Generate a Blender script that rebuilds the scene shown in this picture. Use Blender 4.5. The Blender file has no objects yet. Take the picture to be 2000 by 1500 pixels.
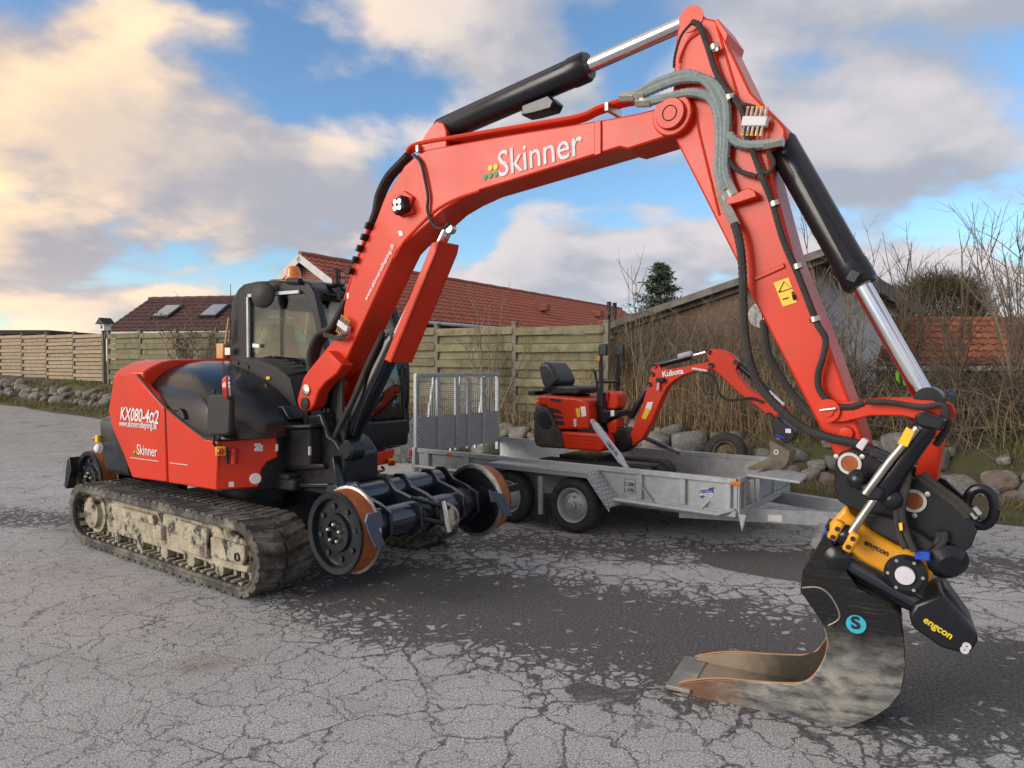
import bpy, bmesh, math, random
from mathutils import Vector as V, Matrix, noise as mnoise
rnd = random.Random(7)
C = bpy.context.scene.collection
SC = bpy.context.scene
rad = math.radians

# ---------------------------------------------------------------- camera
FPX, CAM_H, HOR = 1387.0, 1.72, 712.0            # focal length and horizon of the 2000x1500 photograph
PITCH = math.atan((750 - HOR) / FPX)
cam_d = bpy.data.cameras.new('camera'); cam = bpy.data.objects.new('camera', cam_d); C.objects.link(cam)
cam.location = (0, 0, CAM_H); cam.rotation_euler = (math.pi / 2 - PITCH, 0, 0)
cam_d.sensor_width = 36; cam_d.lens = 36 * FPX / 2000; cam_d.clip_start = .05; cam_d.clip_end = 3000
SC.camera = cam
SC.cycles.max_bounces = 6; SC.cycles.diffuse_bounces = 3; SC.cycles.glossy_bounces = 3; SC.cycles.transmission_bounces = 4; SC.cycles.transparent_max_bounces = 10

# ---------------------------------------------------------------- sky, sun, exposure
SUN_AZ, SUN_EL = rad(-113), rad(19)               # azimuth from +Y towards +X, elevation
sun_dir = V((math.sin(SUN_AZ) * math.cos(SUN_EL), math.cos(SUN_AZ) * math.cos(SUN_EL), math.sin(SUN_EL)))
W = bpy.data.worlds.new('World'); SC.world = W; W.use_nodes = True
def build_world():
    nt = W.node_tree; N = nt.nodes; L = nt.links; N.clear()
    def n(t, **k):
        o = N.new(t)
        for a, b in k.items(): setattr(o, a, b)
        return o
    def m(op, a, b=None, clamp=False):
        o = n('ShaderNodeMath', operation=op, use_clamp=clamp)
        for i, x in enumerate((a, b)):
            if x is None: continue
            if isinstance(x, (int, float)): o.inputs[i].default_value = x
            else: L.new(x, o.inputs[i])
        return o.outputs[0]
    def mix(f, a, b):
        o = n('ShaderNodeMix', data_type='RGBA')
        for s, x in ((o.inputs[0], f), (o.inputs[6], a), (o.inputs[7], b)):
            if isinstance(x, (int, float)): s.default_value = x
            elif isinstance(x, tuple): s.default_value = (*x, 1)
            else: L.new(x, s)
        return o.outputs[2]
    def ramp(x, lo, hi):
        o = n('ShaderNodeMapRange', interpolation_type='SMOOTHSTEP'); L.new(x, o.inputs[0])
        o.inputs[1].default_value = lo; o.inputs[2].default_value = hi
        return o.outputs[0]
    tc = n('ShaderNodeTexCoord'); d = tc.outputs['Generated']
    sp = n('ShaderNodeSeparateXYZ'); L.new(d, sp.inputs[0])
    sky = n('ShaderNodeTexSky', sky_type='NISHITA', sun_disc=False)
    sky.sun_elevation = SUN_EL; sky.sun_rotation = SUN_AZ; sky.altitude = 0; sky.air_density = 1.0; sky.dust_density = .6; sky.ozone_density = 2.0
    sc = n('ShaderNodeVectorMath', operation='SCALE'); L.new(sky.outputs[0], sc.inputs[0]); sc.inputs[3].default_value = SKY_K
    tn = n('ShaderNodeVectorMath', operation='MULTIPLY'); L.new(sc.outputs[0], tn.inputs[0]); tn.inputs[1].default_value = (.80, .97, 1.08)
    cap = n('ShaderNodeVectorMath', operation='MINIMUM'); L.new(tn.outputs[0], cap.inputs[0]); cap.inputs[1].default_value = (.40, .47, .56)   # sky brightness clamped so the glow round the sun does not glare
    blue = cap.outputs[0]
    # cloud layer: directions dropped on a plane overhead, so the clouds shrink towards the horizon
    den = m('ADD', m('MAXIMUM', sp.outputs[2], 0.0), .34)
    cx = m('DIVIDE', sp.outputs[0], den); cy = m('DIVIDE', sp.outputs[1], den)
    cb = n('ShaderNodeCombineXYZ'); L.new(cx, cb.inputs[0]); L.new(cy, cb.inputs[1])
    def cloud(off, scale, detail=7, rough=.55, dist=.25):
        mp = n('ShaderNodeMapping'); L.new(cb.outputs[0], mp.inputs[0]); mp.inputs[1].default_value = off
        t = n('ShaderNodeTexNoise'); L.new(mp.outputs[0], t.inputs[0])
        t.inputs['Scale'].default_value = scale; t.inputs['Detail'].default_value = detail
        t.inputs['Roughness'].default_value = rough; t.inputs['Distortion'].default_value = dist
        return t.outputs[0]
    o = V((CLOUD_OFF[0], CLOUD_OFF[1], 0)); sh = V((sun_dir.x, sun_dir.y, 0)).normalized() * .05 + V((-.05, -.09, 0))
    a = cloud(o, CL_S, 9, .50, .1); b = cloud(o + sh, CL_S, 6, .50, .1)
    big = cloud(o + V((7, 3, 0)), .5, 3, .5, 0)
    dens = m('ADD', a, m('MULTIPLY', m('SUBTRACT', big, .5), .45))
    cover = ramp(dens, .43, .515)
    lit = ramp(m('SUBTRACT', a, b), -.07, .10)                  # thinner towards the sun = lit flank
    thick = ramp(dens, .50, .72)
    dt = n('ShaderNodeVectorMath', operation='DOT_PRODUCT'); L.new(d, dt.inputs[0]); dt.inputs[1].default_value = sun_dir
    near = ramp(dt.outputs['Value'], -.40, .50)
    litc = mix(near, (.335, .315, .325), (.62, .435, .245))
    drkc = mix(near, (.19, .205, .24), (.215, .20, .215))
    col = mix(lit, drkc, litc)
    col = mix(m('MULTIPLY', thick, .55), col, drkc)
    full = mix(cover, blue, col)
    # pale band low down, warmer towards the sun
    low = m('SUBTRACT', 1.0, ramp(sp.outputs[2], -.02, .15))
    full = mix(m('MULTIPLY', low, .45), full, mix(near, (.42, .42, .46), (.62, .48, .33)))
    bg = n('ShaderNodeBackground'); L.new(full, bg.inputs[0]); bg.inputs[1].default_value = 1.0
    out = n('ShaderNodeOutputWorld'); L.new(bg.outputs[0], out.inputs[0])
SKY_K, CL_S, CLOUD_OFF = .084, 1.6, (63, -30)
build_world()
sl = bpy.data.lights.new('sun', 'SUN'); sl.energy = 1.2; sl.angle = rad(36); sl.color = (1, .90, .79)
so = bpy.data.objects.new('sun', sl); C.objects.link(so); so.rotation_euler = (-sun_dir).to_track_quat('-Z', 'Y').to_euler()
SC.view_settings.view_transform = 'Standard'; SC.view_settings.look = 'None'
SC.view_settings.exposure = 1.2; SC.view_settings.gamma = 1

# ---------------------------------------------------------------- frames: a thing's own axes (x forward, y left, z up)
def ray(px, py):
    a = (px - 1000) / FPX; b = (750 - py) / FPX
    return V((a, math.cos(PITCH) + b * math.sin(PITCH), -math.sin(PITCH) + b * math.cos(PITCH)))
EYE = V((0, 0, CAM_H))
class Fr:
    def __init__(s, x, y, z, yaw):
        s.O = V((x, y, z)); s.yaw = rad(yaw); c, q = math.cos(s.yaw), math.sin(s.yaw)
        s.F = V((c, -q, 0)); s.Lf = V((q, c, 0)); s.rz = -s.yaw
    def loc(s, P): d = P - s.O; return V((d.dot(s.F), d.dot(s.Lf), d.z))
    def on(s, px, py, v=0):                       # the point seen at a pixel, on the upright plane v metres right of the middle
        r = ray(px, py); t = ((s.O - EYE).dot(s.Lf) - v) / r.dot(s.Lf); return s.loc(EYE + r * t)
    def onp(s, px, py, a, b):                     # ... on the upright plane through plan points a, b (u, v)
        A = s.O + s.F * a[0] - s.Lf * a[1]; B = s.O + s.F * b[0] - s.Lf * b[1]
        nn = (B - A).cross(V((0, 0, 1))); r = ray(px, py); return s.loc(EYE + r * ((A - EYE).dot(nn) / r.dot(nn)))
    def onx(s, px, py, u): return s.onp(px, py, (u, 0), (u, 1))
    def onz(s, px, py, z):
        r = ray(px, py); return s.loc(EYE + r * ((z - CAM_H) / r.z))
    def w(s, p): return s.O + s.F * p[0] + s.Lf * p[1] + V((0, 0, p[2]))

# ---------------------------------------------------------------- mesh helpers
class MB:
    def __init__(s): s.v = []; s.f = []
    def mesh(s, vs, fs):
        o = len(s.v); s.v += [V(x) for x in vs]; s.f += [tuple(i + o for i in f) for f in fs]; return s
    def box(s, c, d, rot=None):
        c = V(c); R = rot.to_3x3() if rot else Matrix.Identity(3); h = V(d) / 2
        return s.mesh([c + R @ V((x * h.x, y * h.y, z * h.z)) for x in (-1, 1) for y in (-1, 1) for z in (-1, 1)],
               [(0, 1, 3, 2), (4, 6, 7, 5), (0, 4, 5, 1), (2, 3, 7, 6), (0, 2, 6, 4), (1, 5, 7, 3)])
    def bar(s, a, b, w, h, up=V((0, 0, 1))):      # rectangular bar from a to b
        a, b = V(a), V(b); x = (b - a).normalized(); y = up.cross(x).normalized(); z = x.cross(y)
        return s.box((a + b) / 2, ((b - a).length, w, h), Matrix((x, y, z)).transposed())
    def prism(s, pts, ext):
        pts = [V(p) for p in pts]; n = len(pts); e = V(ext)
        return s.mesh(pts + [p + e for p in pts], [tuple(range(n)), tuple(range(2 * n - 1, n - 1, -1))] +
                      [(i, i + n, (i + 1) % n + n, (i + 1) % n) for i in range(n)])
    def loft(s, rings, closed=True, caps=True):
        n = len(rings[0]); vs = [p for r in rings for p in r]; fs = []
        for k in range(len(rings) - 1):
            for i in range(n if closed else n - 1):
                j = (i + 1) % n; fs.append((k * n + i, k * n + j, k * n + n + j, k * n + n + i))
        if caps and closed: fs += [tuple(range(n)), tuple(range(len(vs) - 1, len(vs) - n - 1, -1))]
        return s.mesh(vs, fs)
    def tube(s, path, r, n=8, caps=True):
        path = [V(p) for p in path]; m = len(path); rings = []; up = None
        for i, p in enumerate(path):
            t = (path[min(i + 1, m - 1)] - path[max(i - 1, 0)]).normalized()
            if up is None: up = V((0, 0, 1)) if abs(t.z) < .9 else V((1, 0, 0))
            x = t.cross(up).normalized(); up = x.cross(t).normalized(); q = r[i] if isinstance(r, (list, tuple)) else r
            rings.append([p + (x * math.cos(2 * math.pi * k / n) + up * math.sin(2 * math.pi * k / n)) * q for k in range(n)])
        return s.loft(rings, caps=caps)
    def cyl(s, a, b, r, r2=None, n=20): return s.tube([a, b], [r, r if r2 is None else r2], n)
    def lathe(s, o, ax, prof, n=28):              # prof: (radius, distance along ax), open rings joined in order
        o = V(o); ax = V(ax).normalized(); x = ax.orthogonal().normalized(); y = ax.cross(x)
        return s.loft([[o + ax * h + (x * math.cos(2 * math.pi * k / n) + y * math.sin(2 * math.pi * k / n)) * max(q, 1e-4) for k in range(n)] for q, h in prof], caps=False)
    def ball(s, c, r, n=12, sc=(1, 1, 1)):
        c = V(c); k = n // 2; return s.loft([[c + V((math.sin(math.pi * i / k) * math.cos(2 * math.pi * j / n) * r * sc[0], math.sin(math.pi * i / k) * math.sin(2 * math.pi * j / n) * r * sc[1], math.cos(math.pi * i / k) * r * sc[2])) if 0 < i < k else c + V((0.0003 * math.cos(6.28 * j / n), .0003 * math.sin(6.28 * j / n), (1 if i == 0 else -1) * r * sc[2])) for j in range(n)] for i in range(k + 1)])
    def data(s, name, recalc=True, smooth=35):
        me = bpy.data.meshes.new(name); me.from_pydata(s.v, [], s.f)
        if recalc:
            bm = bmesh.new(); bm.from_mesh(me); bmesh.ops.recalc_face_normals(bm, faces=bm.faces); bm.to_mesh(me); bm.free()
        if smooth:
            me.polygons.foreach_set('use_smooth', [True] * len(me.polygons)); me.set_sharp_from_angle(angle=rad(smooth))
        return me
    def build(s, name, mat, parent=None, bevel=0, smooth=35, recalc=True, seg=2):
        me = s.data(name, recalc, smooth); o = bpy.data.objects.new(name, me); C.objects.link(o)
        me.materials.append(mat)
        if parent: o.parent = parent
        if bevel:
            b = o.modifiers.new('bevel', 'BEVEL'); b.width = bevel; b.segments = seg; b.limit_method = 'ANGLE'; b.angle_limit = rad(38)
        return o
def put(name, me, mat, parent, loc, rot=None, scale=None):  # another object on shared mesh data
    if not me.materials: me.materials.append(mat)
    o = bpy.data.objects.new(name, me); C.objects.link(o); o.parent = parent; o.location = loc
    if rot is not None: o.rotation_euler = rot
    if scale is not None: o.scale = scale
    return o
def thing(name, label, cat, fr=None, loc=None, rz=0, group=None):
    o = bpy.data.objects.new(name, None); C.objects.link(o); o.empty_display_size = .2
    if fr: o.location = fr.O; o.rotation_euler = (0, 0, fr.rz)
    else: o.location = loc or (0, 0, 0); o.rotation_euler = (0, 0, rz)
    return tag(o, label, cat, group)
def tag(o, label=None, cat=None, group=None, kind=None):
    for k, x in (('label', label), ('category', cat), ('group', group), ('kind', kind)):
        if x: o[k] = x
    return o
def cr(P, k=6):                                    # Catmull-Rom through points
    P = [V(p) for p in P]; out = []
    for i in range(len(P) - 1):
        a, b, c, d = P[max(i - 1, 0)], P[i], P[i + 1], P[min(i + 2, len(P) - 1)]
        for j in range(k):
            t = j / k; out.append(.5 * ((2 * b) + (c - a) * t + (2 * a - 5 * b + 4 * c - d) * t * t + (3 * b - a - 3 * c + d) * t ** 3))
    return out + [P[-1]]
def slab(fr, px, v, v2):                           # outline traced on plane v, extruded to plane v2
    return MB().prism([fr.on(x, y, v) for x, y in px], V((0, v - v2, 0)))
def text(s, parent, P0, P1, nrm, mat, name='lettering', off=0.004, bold=0, shear=0, hs=1.0, depth=.0015):
    cu = bpy.data.curves.new(name, 'FONT'); cu.body = s; cu.extrude = depth; cu.offset = bold; cu.shear = shear; cu.resolution_u = 3
    t = bpy.data.objects.new(name, cu); C.objects.link(t); bpy.context.view_layer.update()
    me = bpy.data.meshes.new_from_object(t.evaluated_get(bpy.context.evaluated_depsgraph_get())); bpy.data.objects.remove(t)
    xs = [v.co.x for v in me.vertices]; x0, wd = min(xs), max(xs) - min(xs)
    P0, P1 = V(P0), V(P1); r = (P1 - P0); k = r.length / wd; r.normalize(); nrm = V(nrm).normalized(); up = nrm.cross(r)
    M = Matrix((r, up, nrm)).transposed()
    for v in me.vertices:
        c = v.co; v.co = P0 + M @ V(((c.x - x0) * k, c.y * k * hs, c.z)) + nrm * off
    me.name = name; me.materials.clear(); me.materials.append(mat)
    o = bpy.data.objects.new(name, me); C.objects.link(o); o.parent = parent; return o

# ---------------------------------------------------------------- materials
def mat(name, col, rough=.5, metal=0, col2=None, nscale=6, nlo=.4, nhi=.65, dirt=None, dscale=3, dlo=.5, dhi=.7, bump=0, bscale=80, coat=0, spec=.5, vary=0, rvar=0, emit=None, stretch=None, detail=6):
    M = bpy.data.materials.new(name); M.use_nodes = True; nt = M.node_tree; N, L = nt.nodes, nt.links
    P = N['Principled BSDF']; P.inputs['Roughness'].default_value = rough; P.inputs['Metallic'].default_value = metal
    P.inputs['Specular IOR Level'].default_value = spec
    if coat: P.inputs['Coat Weight'].default_value = coat; P.inputs['Coat Roughness'].default_value = .06
    g = N.new('ShaderNodeNewGeometry'); pos = g.outputs['Position']
    if stretch:
        mp = N.new('ShaderNodeMapping'); L.new(pos, mp.inputs[0]); mp.inputs[3].default_value = stretch
        mp.inputs[2].default_value = (0, 0, stretch_rot) ; pos = mp.outputs[0]
    def noi(scale, d=detail, r=.6):
        t = N.new('ShaderNodeTexNoise'); L.new(pos, t.inputs[0]); t.inputs['Scale'].default_value = scale
        t.inputs['Detail'].default_value = d; t.inputs['Roughness'].default_value = r; return t.outputs[0]
    def rmp(x, lo, hi):
        o = N.new('ShaderNodeMapRange'); L.new(x, o.inputs[0]); o.inputs[1].default_value = lo; o.inputs[2].default_value = hi; return o.outputs[0]
    def mix(f, a, b):
        o = N.new('ShaderNodeMix'); o.data_type = 'RGBA'
        for s, x in ((o.inputs[0], f), (o.inputs[6], a), (o.inputs[7], b)):
            if isinstance(x, (int, float)): s.default_value = x
            elif isinstance(x, tuple): s.default_value = (*x, 1)
            else: L.new(x, s)
        return o.outputs[2]
    c = mix(rmp(noi(nscale), nlo, nhi), col, col2 or tuple(x * .86 for x in col))
    if dirt:
        c = mix(rmp(noi(dscale, 8, .68), dlo, dhi), c, dirt)
    if vary:
        oi = N.new('ShaderNodeObjectInfo'); hs = N.new('ShaderNodeHueSaturation'); L.new(c, hs.inputs['Color'])
        L.new(rmp(oi.outputs['Random'], 0, 1), hs.inputs['Value'])
        k = N.new('ShaderNodeMapRange'); L.new(oi.outputs['Random'], k.inputs[0]); k.inputs[3].default_value = 1 - vary; k.inputs[4].default_value = 1 + vary
        L.new(k.outputs[0], hs.inputs['Value']); c = hs.outputs[0]
    L.new(c, P.inputs['Base Color'])
    if rvar:
        k = N.new('ShaderNodeMapRange'); L.new(noi(nscale * 1.7), k.inputs[0]); k.inputs[1].default_value = .3; k.inputs[2].default_value = .7
        k.inputs[3].default_value = max(rough - rvar, .02); k.inputs[4].default_value = min(rough + rvar, 1); L.new(k.outputs[0], P.inputs['Roughness'])
    if bump:
        b = N.new('ShaderNodeBump'); b.inputs['Strength'].default_value = 1; b.inputs['Distance'].default_value = bump; L.new(noi(bscale, 4), b.inputs['Height']); L.new(b.outputs[0], P.inputs['Normal'])
    if emit: P.inputs['Emission Color'].default_value = (*emit[0], 1); P.inputs['Emission Strength'].default_value = emit[1]
    return M
stretch_rot = 0
RED = mat('orange_red_paint', (.68, .034, .006), .36, coat=.10, spec=.36, nscale=1.2, col2=(.58, .030, .006), bump=.0003, bscale=240, rvar=.08, dirt=(.36, .07, .03), dscale=3.5, dlo=.54, dhi=.92)
BLK = mat('black_paint', (.008, .010, .015), .30, coat=.10, spec=.42, nscale=3, col2=(.012, .014, .019), rvar=.08, dirt=(.03, .028, .026), dlo=.66, dhi=.9)
BLKG = mat('black_gloss_hood', (.012, .013, .016), .24, coat=.12, spec=.4, nscale=2, col2=(.014, .015, .018), dirt=(.05, .05, .05), dlo=.6, dhi=.9, dscale=5)
PLAS = mat('dark_plastic', (.017, .017, .019), .55, spec=.35, nscale=9, col2=(.024, .024, .026), bump=.0006, bscale=300)
RUB = mat('rubber', (.022, .022, .022), .75, nscale=8, col2=(.04, .038, .035), bump=.002, bscale=60)
MUDR = mat('muddy_track_rubber', (.045, .045, .045), .85, nscale=9, col2=(.085, .082, .075), dirt=(.30, .275, .22), dscale=5, dlo=.46, dhi=.72, bump=.006, bscale=45)
MUD = mat('dried_clay_on_steel', (.50, .455, .35), .95, nscale=7, col2=(.33, .29, .21), dirt=(.045, .042, .04), dscale=8, dlo=.50, dhi=.60, bump=.02, bscale=30, detail=9)
CHR = mat('chrome', (.82, .83, .85), .10, 1, nscale=4, col2=(.74, .75, .77))
STL = mat('bare_steel', (.55, .54, .51), .33, 1, nscale=10, col2=(.42, .40, .36), rvar=.1)
ZNC = mat('zinc_fitting', (.62, .60, .53), .35, 1, nscale=20, col2=(.5, .46, .38))
GALV = mat('galvanised_steel', (.50, .53, .55), .5, .4, nscale=14, nlo=.3, nhi=.7, col2=(.38, .41, .43), dirt=(.22, .215, .2), dscale=5, dlo=.55, dhi=.82, rvar=.12, bump=.0006, bscale=60)
GHOSE = mat('grey_spiral_hose', (.24, .29, .29), .6, nscale=30, col2=(.19, .23, .235))
YEL = mat('yellow_paint', (.80, .36, .012), .38, coat=.3, nscale=5, col2=(.72, .30, .01), dirt=(.12, .09, .05), dscale=9, dlo=.62, dhi=.8)
YST = mat('yellow_sticker', (.86, .56, .02), .4, nscale=30, col2=(.82, .52, .02))
WHT = mat('white_print', (.82, .82, .82), .5, nscale=20, col2=(.78, .78, .78))
SILV = mat('silver_print', (.62, .63, .66), .45, nscale=20, col2=(.58, .59, .62))
GRN = mat('green_print', (.03, .30, .09), .5)
YPR = mat('yellow_print', (.80, .62, .03), .5)
BPR = mat('black_print', (.012, .012, .012), .6)
BLUE = mat('blue_plastic', (.02, .07, .5), .4)
CYAN = mat('cyan_sticker', (.05, .48, .66), .4)
AMB = mat('amber_lens', (.85, .22, .01), .2, coat=.5, nscale=40, col2=(.7, .15, .01))
RLENS = mat('red_plastic', (.55, .02, .015), .3, coat=.4)
RUST = mat('rusty_wheel_tread', (.40, .115, .025), .6, .2, nscale=14, col2=(.28, .075, .02), dirt=(.50, .33, .20), dscale=7, dlo=.62, dhi=.85)
def bucket_paint():                                  # black paint above, scraped bright and rusty towards the floor where it digs
    M = bpy.data.materials.new('worn_bucket_steel'); M.use_nodes = True; N, L = M.node_tree.nodes, M.node_tree.links; P = N['Principled BSDF']
    tc = N.new('ShaderNodeTexCoord').outputs['Object']; sp = N.new('ShaderNodeSeparateXYZ'); L.new(tc, sp.inputs[0])
    def noi(sc, st=None, d=7):
        t = N.new('ShaderNodeTexNoise'); v = tc
        if st: mp = N.new('ShaderNodeMapping'); L.new(tc, mp.inputs[0]); mp.inputs[3].default_value = st; mp.inputs[2].default_value = (0, .25, 0); v = mp.outputs[0]
        L.new(v, t.inputs[0]); t.inputs['Scale'].default_value = sc; t.inputs['Detail'].default_value = d; t.inputs['Roughness'].default_value = .65; return t.outputs[0]
    def mm(op, a, b):
        o = N.new('ShaderNodeMath'); o.operation = op
        for i, x in enumerate((a, b)):
            if isinstance(x, (int, float)): o.inputs[i].default_value = x
            else: L.new(x, o.inputs[i])
        return o.outputs[0]
    def rmp(x, lo, hi):
        o = N.new('ShaderNodeMapRange'); L.new(x, o.inputs[0]); o.inputs[1].default_value = lo; o.inputs[2].default_value = hi; return o.outputs[0]
    def mix(f, a, b):
        o = N.new('ShaderNodeMix'); o.data_type = 'RGBA'
        for q, x in ((o.inputs[0], f), (o.inputs[6], a), (o.inputs[7], b)):
            if isinstance(x, tuple): q.default_value = (*x, 1)
            elif isinstance(x, (int, float)): q.default_value = x
            else: L.new(x, q)
        return o.outputs[2]
    zz = mm('ADD', sp.outputs[2], mm('MULTIPLY', mm('SUBTRACT', noi(5), .5), .35)); worn = rmp(zz, .50, .24)
    scr = rmp(noi(16, (.3, 1, 6), 9), .55, .64)
    steel = mix(rmp(noi(7, (.6, 1, 1.6), 10), .38, .62), (.15, .165, .17), (.40, .39, .34))
    c = mix(mm('MULTIPLY', worn, rmp(noi(12, (.6, 1, 1.8), 10), .30, .52)), mix(mm('MULTIPLY', scr, .35), (.012, .0125, .014), (.10, .10, .095)), steel)
    xx = mm('ADD', sp.outputs[0], mm('MULTIPLY', mm('SUBTRACT', noi(7), .5), .4)); c = mix(mm('MULTIPLY', rmp(xx, -.30, -.60), .8), c, (.22, .095, .04))
    L.new(c, P.inputs['Base Color']); P.inputs['Metallic'].default_value = .35; P.inputs['Roughness'].default_value = .45
    b = N.new('ShaderNodeBump'); b.inputs['Distance'].default_value = .003; L.new(noi(40), b.inputs['Height']); L.new(b.outputs[0], P.inputs['Normal']); return M
BKT = bucket_paint()
BKW = mat('scraped_bucket_steel', (.22, .22, .21), .45, .35, nscale=3.5, col2=(.40, .37, .30), nlo=.42, nhi=.62, dirt=(.25, .12, .05), dscale=4, dlo=.58, dhi=.74, rvar=.15, bump=.002, bscale=50)
TYRE = mat('tyre_rubber', (.025, .025, .026), .8, nscale=12, col2=(.045, .043, .04), dirt=(.10, .09, .075), dscale=6, dlo=.6, dhi=.85, bump=.001, bscale=90)
SEATM = mat('seat_vinyl', (.018, .020, .024), .38, nscale=14, col2=(.028, .03, .034), bump=.0008, bscale=160)
STRAP = mat('grey_webbing', (.42, .43, .50), .8, nscale=60, col2=(.36, .37, .44))
def glass(name, tint, fac=.12):
    M = bpy.data.materials.new(name); M.use_nodes = True; nt = M.node_tree; N, L = nt.nodes, nt.links; N.clear()
    t = N.new('ShaderNodeBsdfTransparent'); t.inputs[0].default_value = (*tint, 1)
    g = N.new('ShaderNodeBsdfGlossy'); g.inputs['Roughness'].default_value = .015; g.inputs[0].default_value = (1, 1, 1, 1)
    lw = N.new('ShaderNodeLayerWeight'); lw.inputs[0].default_value = .5
    pw = N.new('ShaderNodeMath'); pw.operation = 'POWER'; L.new(lw.outputs['Facing'], pw.inputs[0]); pw.inputs[1].default_value = 3.5   # Schlick-like, same on both faces of a pane
    a = N.new('ShaderNodeMath'); a.operation = 'ADD'; a.use_clamp = True; L.new(pw.outputs[0], a.inputs[0]); a.inputs[1].default_value = fac
    mx = N.new('ShaderNodeMixShader'); L.new(a.outputs[0], mx.inputs[0]); L.new(t.outputs[0], mx.inputs[1]); L.new(g.outputs[0], mx.inputs[2])
    o = N.new('ShaderNodeOutputMaterial'); L.new(mx.outputs[0], o.inputs[0]); return M
GLS = glass('cab_glass', (.76, .86, .82), .06)
FILM = glass('clear_plastic_film', (.70, .84, .80), .10)

# ================================================================ SETTING
def nodes_of(name):
    M = bpy.data.materials.new(name); M.use_nodes = True; return M, M.node_tree.nodes, M.node_tree.links, M.node_tree.nodes['Principled BSDF']
class NG:                                          # terse node-graph helper
    def __init__(s, N, L): s.N, s.L = N, L
    def set(s, sock, x):
        if isinstance(x, (int, float)): sock.default_value = x
        elif isinstance(x, tuple): sock.default_value = (*x, 1) if len(sock.default_value) == 4 else x
        else: s.L.new(x, sock)
    def m(s, op, a, b=0.0, clamp=False):
        o = s.N.new('ShaderNodeMath'); o.operation = op; o.use_clamp = clamp; s.set(o.inputs[0], a); s.set(o.inputs[1], b); return o.outputs[0]
    def noise(s, vec, sc, det=5, ro=.6, dist=0):
        t = s.N.new('ShaderNodeTexNoise'); s.L.new(vec, t.inputs[0]); t.inputs['Scale'].default_value = sc; t.inputs['Detail'].default_value = det
        t.inputs['Roughness'].default_value = ro; t.inputs['Distortion'].default_value = dist; return t
    def rmp(s, x, lo, hi, a=0, b=1, smooth=True):
        o = s.N.new('ShaderNodeMapRange'); o.interpolation_type = 'SMOOTHSTEP' if smooth else 'LINEAR'; s.L.new(x, o.inputs[0])
        for i, q in enumerate((lo, hi, a, b)): s.set(o.inputs[i + 1], q)
        return o.outputs[0]
    def mix(s, f, a, b):
        o = s.N.new('ShaderNodeMix'); o.data_type = 'RGBA'; s.set(o.inputs[0], f); s.set(o.inputs[6], a); s.set(o.inputs[7], b); return o.outputs[2]

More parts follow.
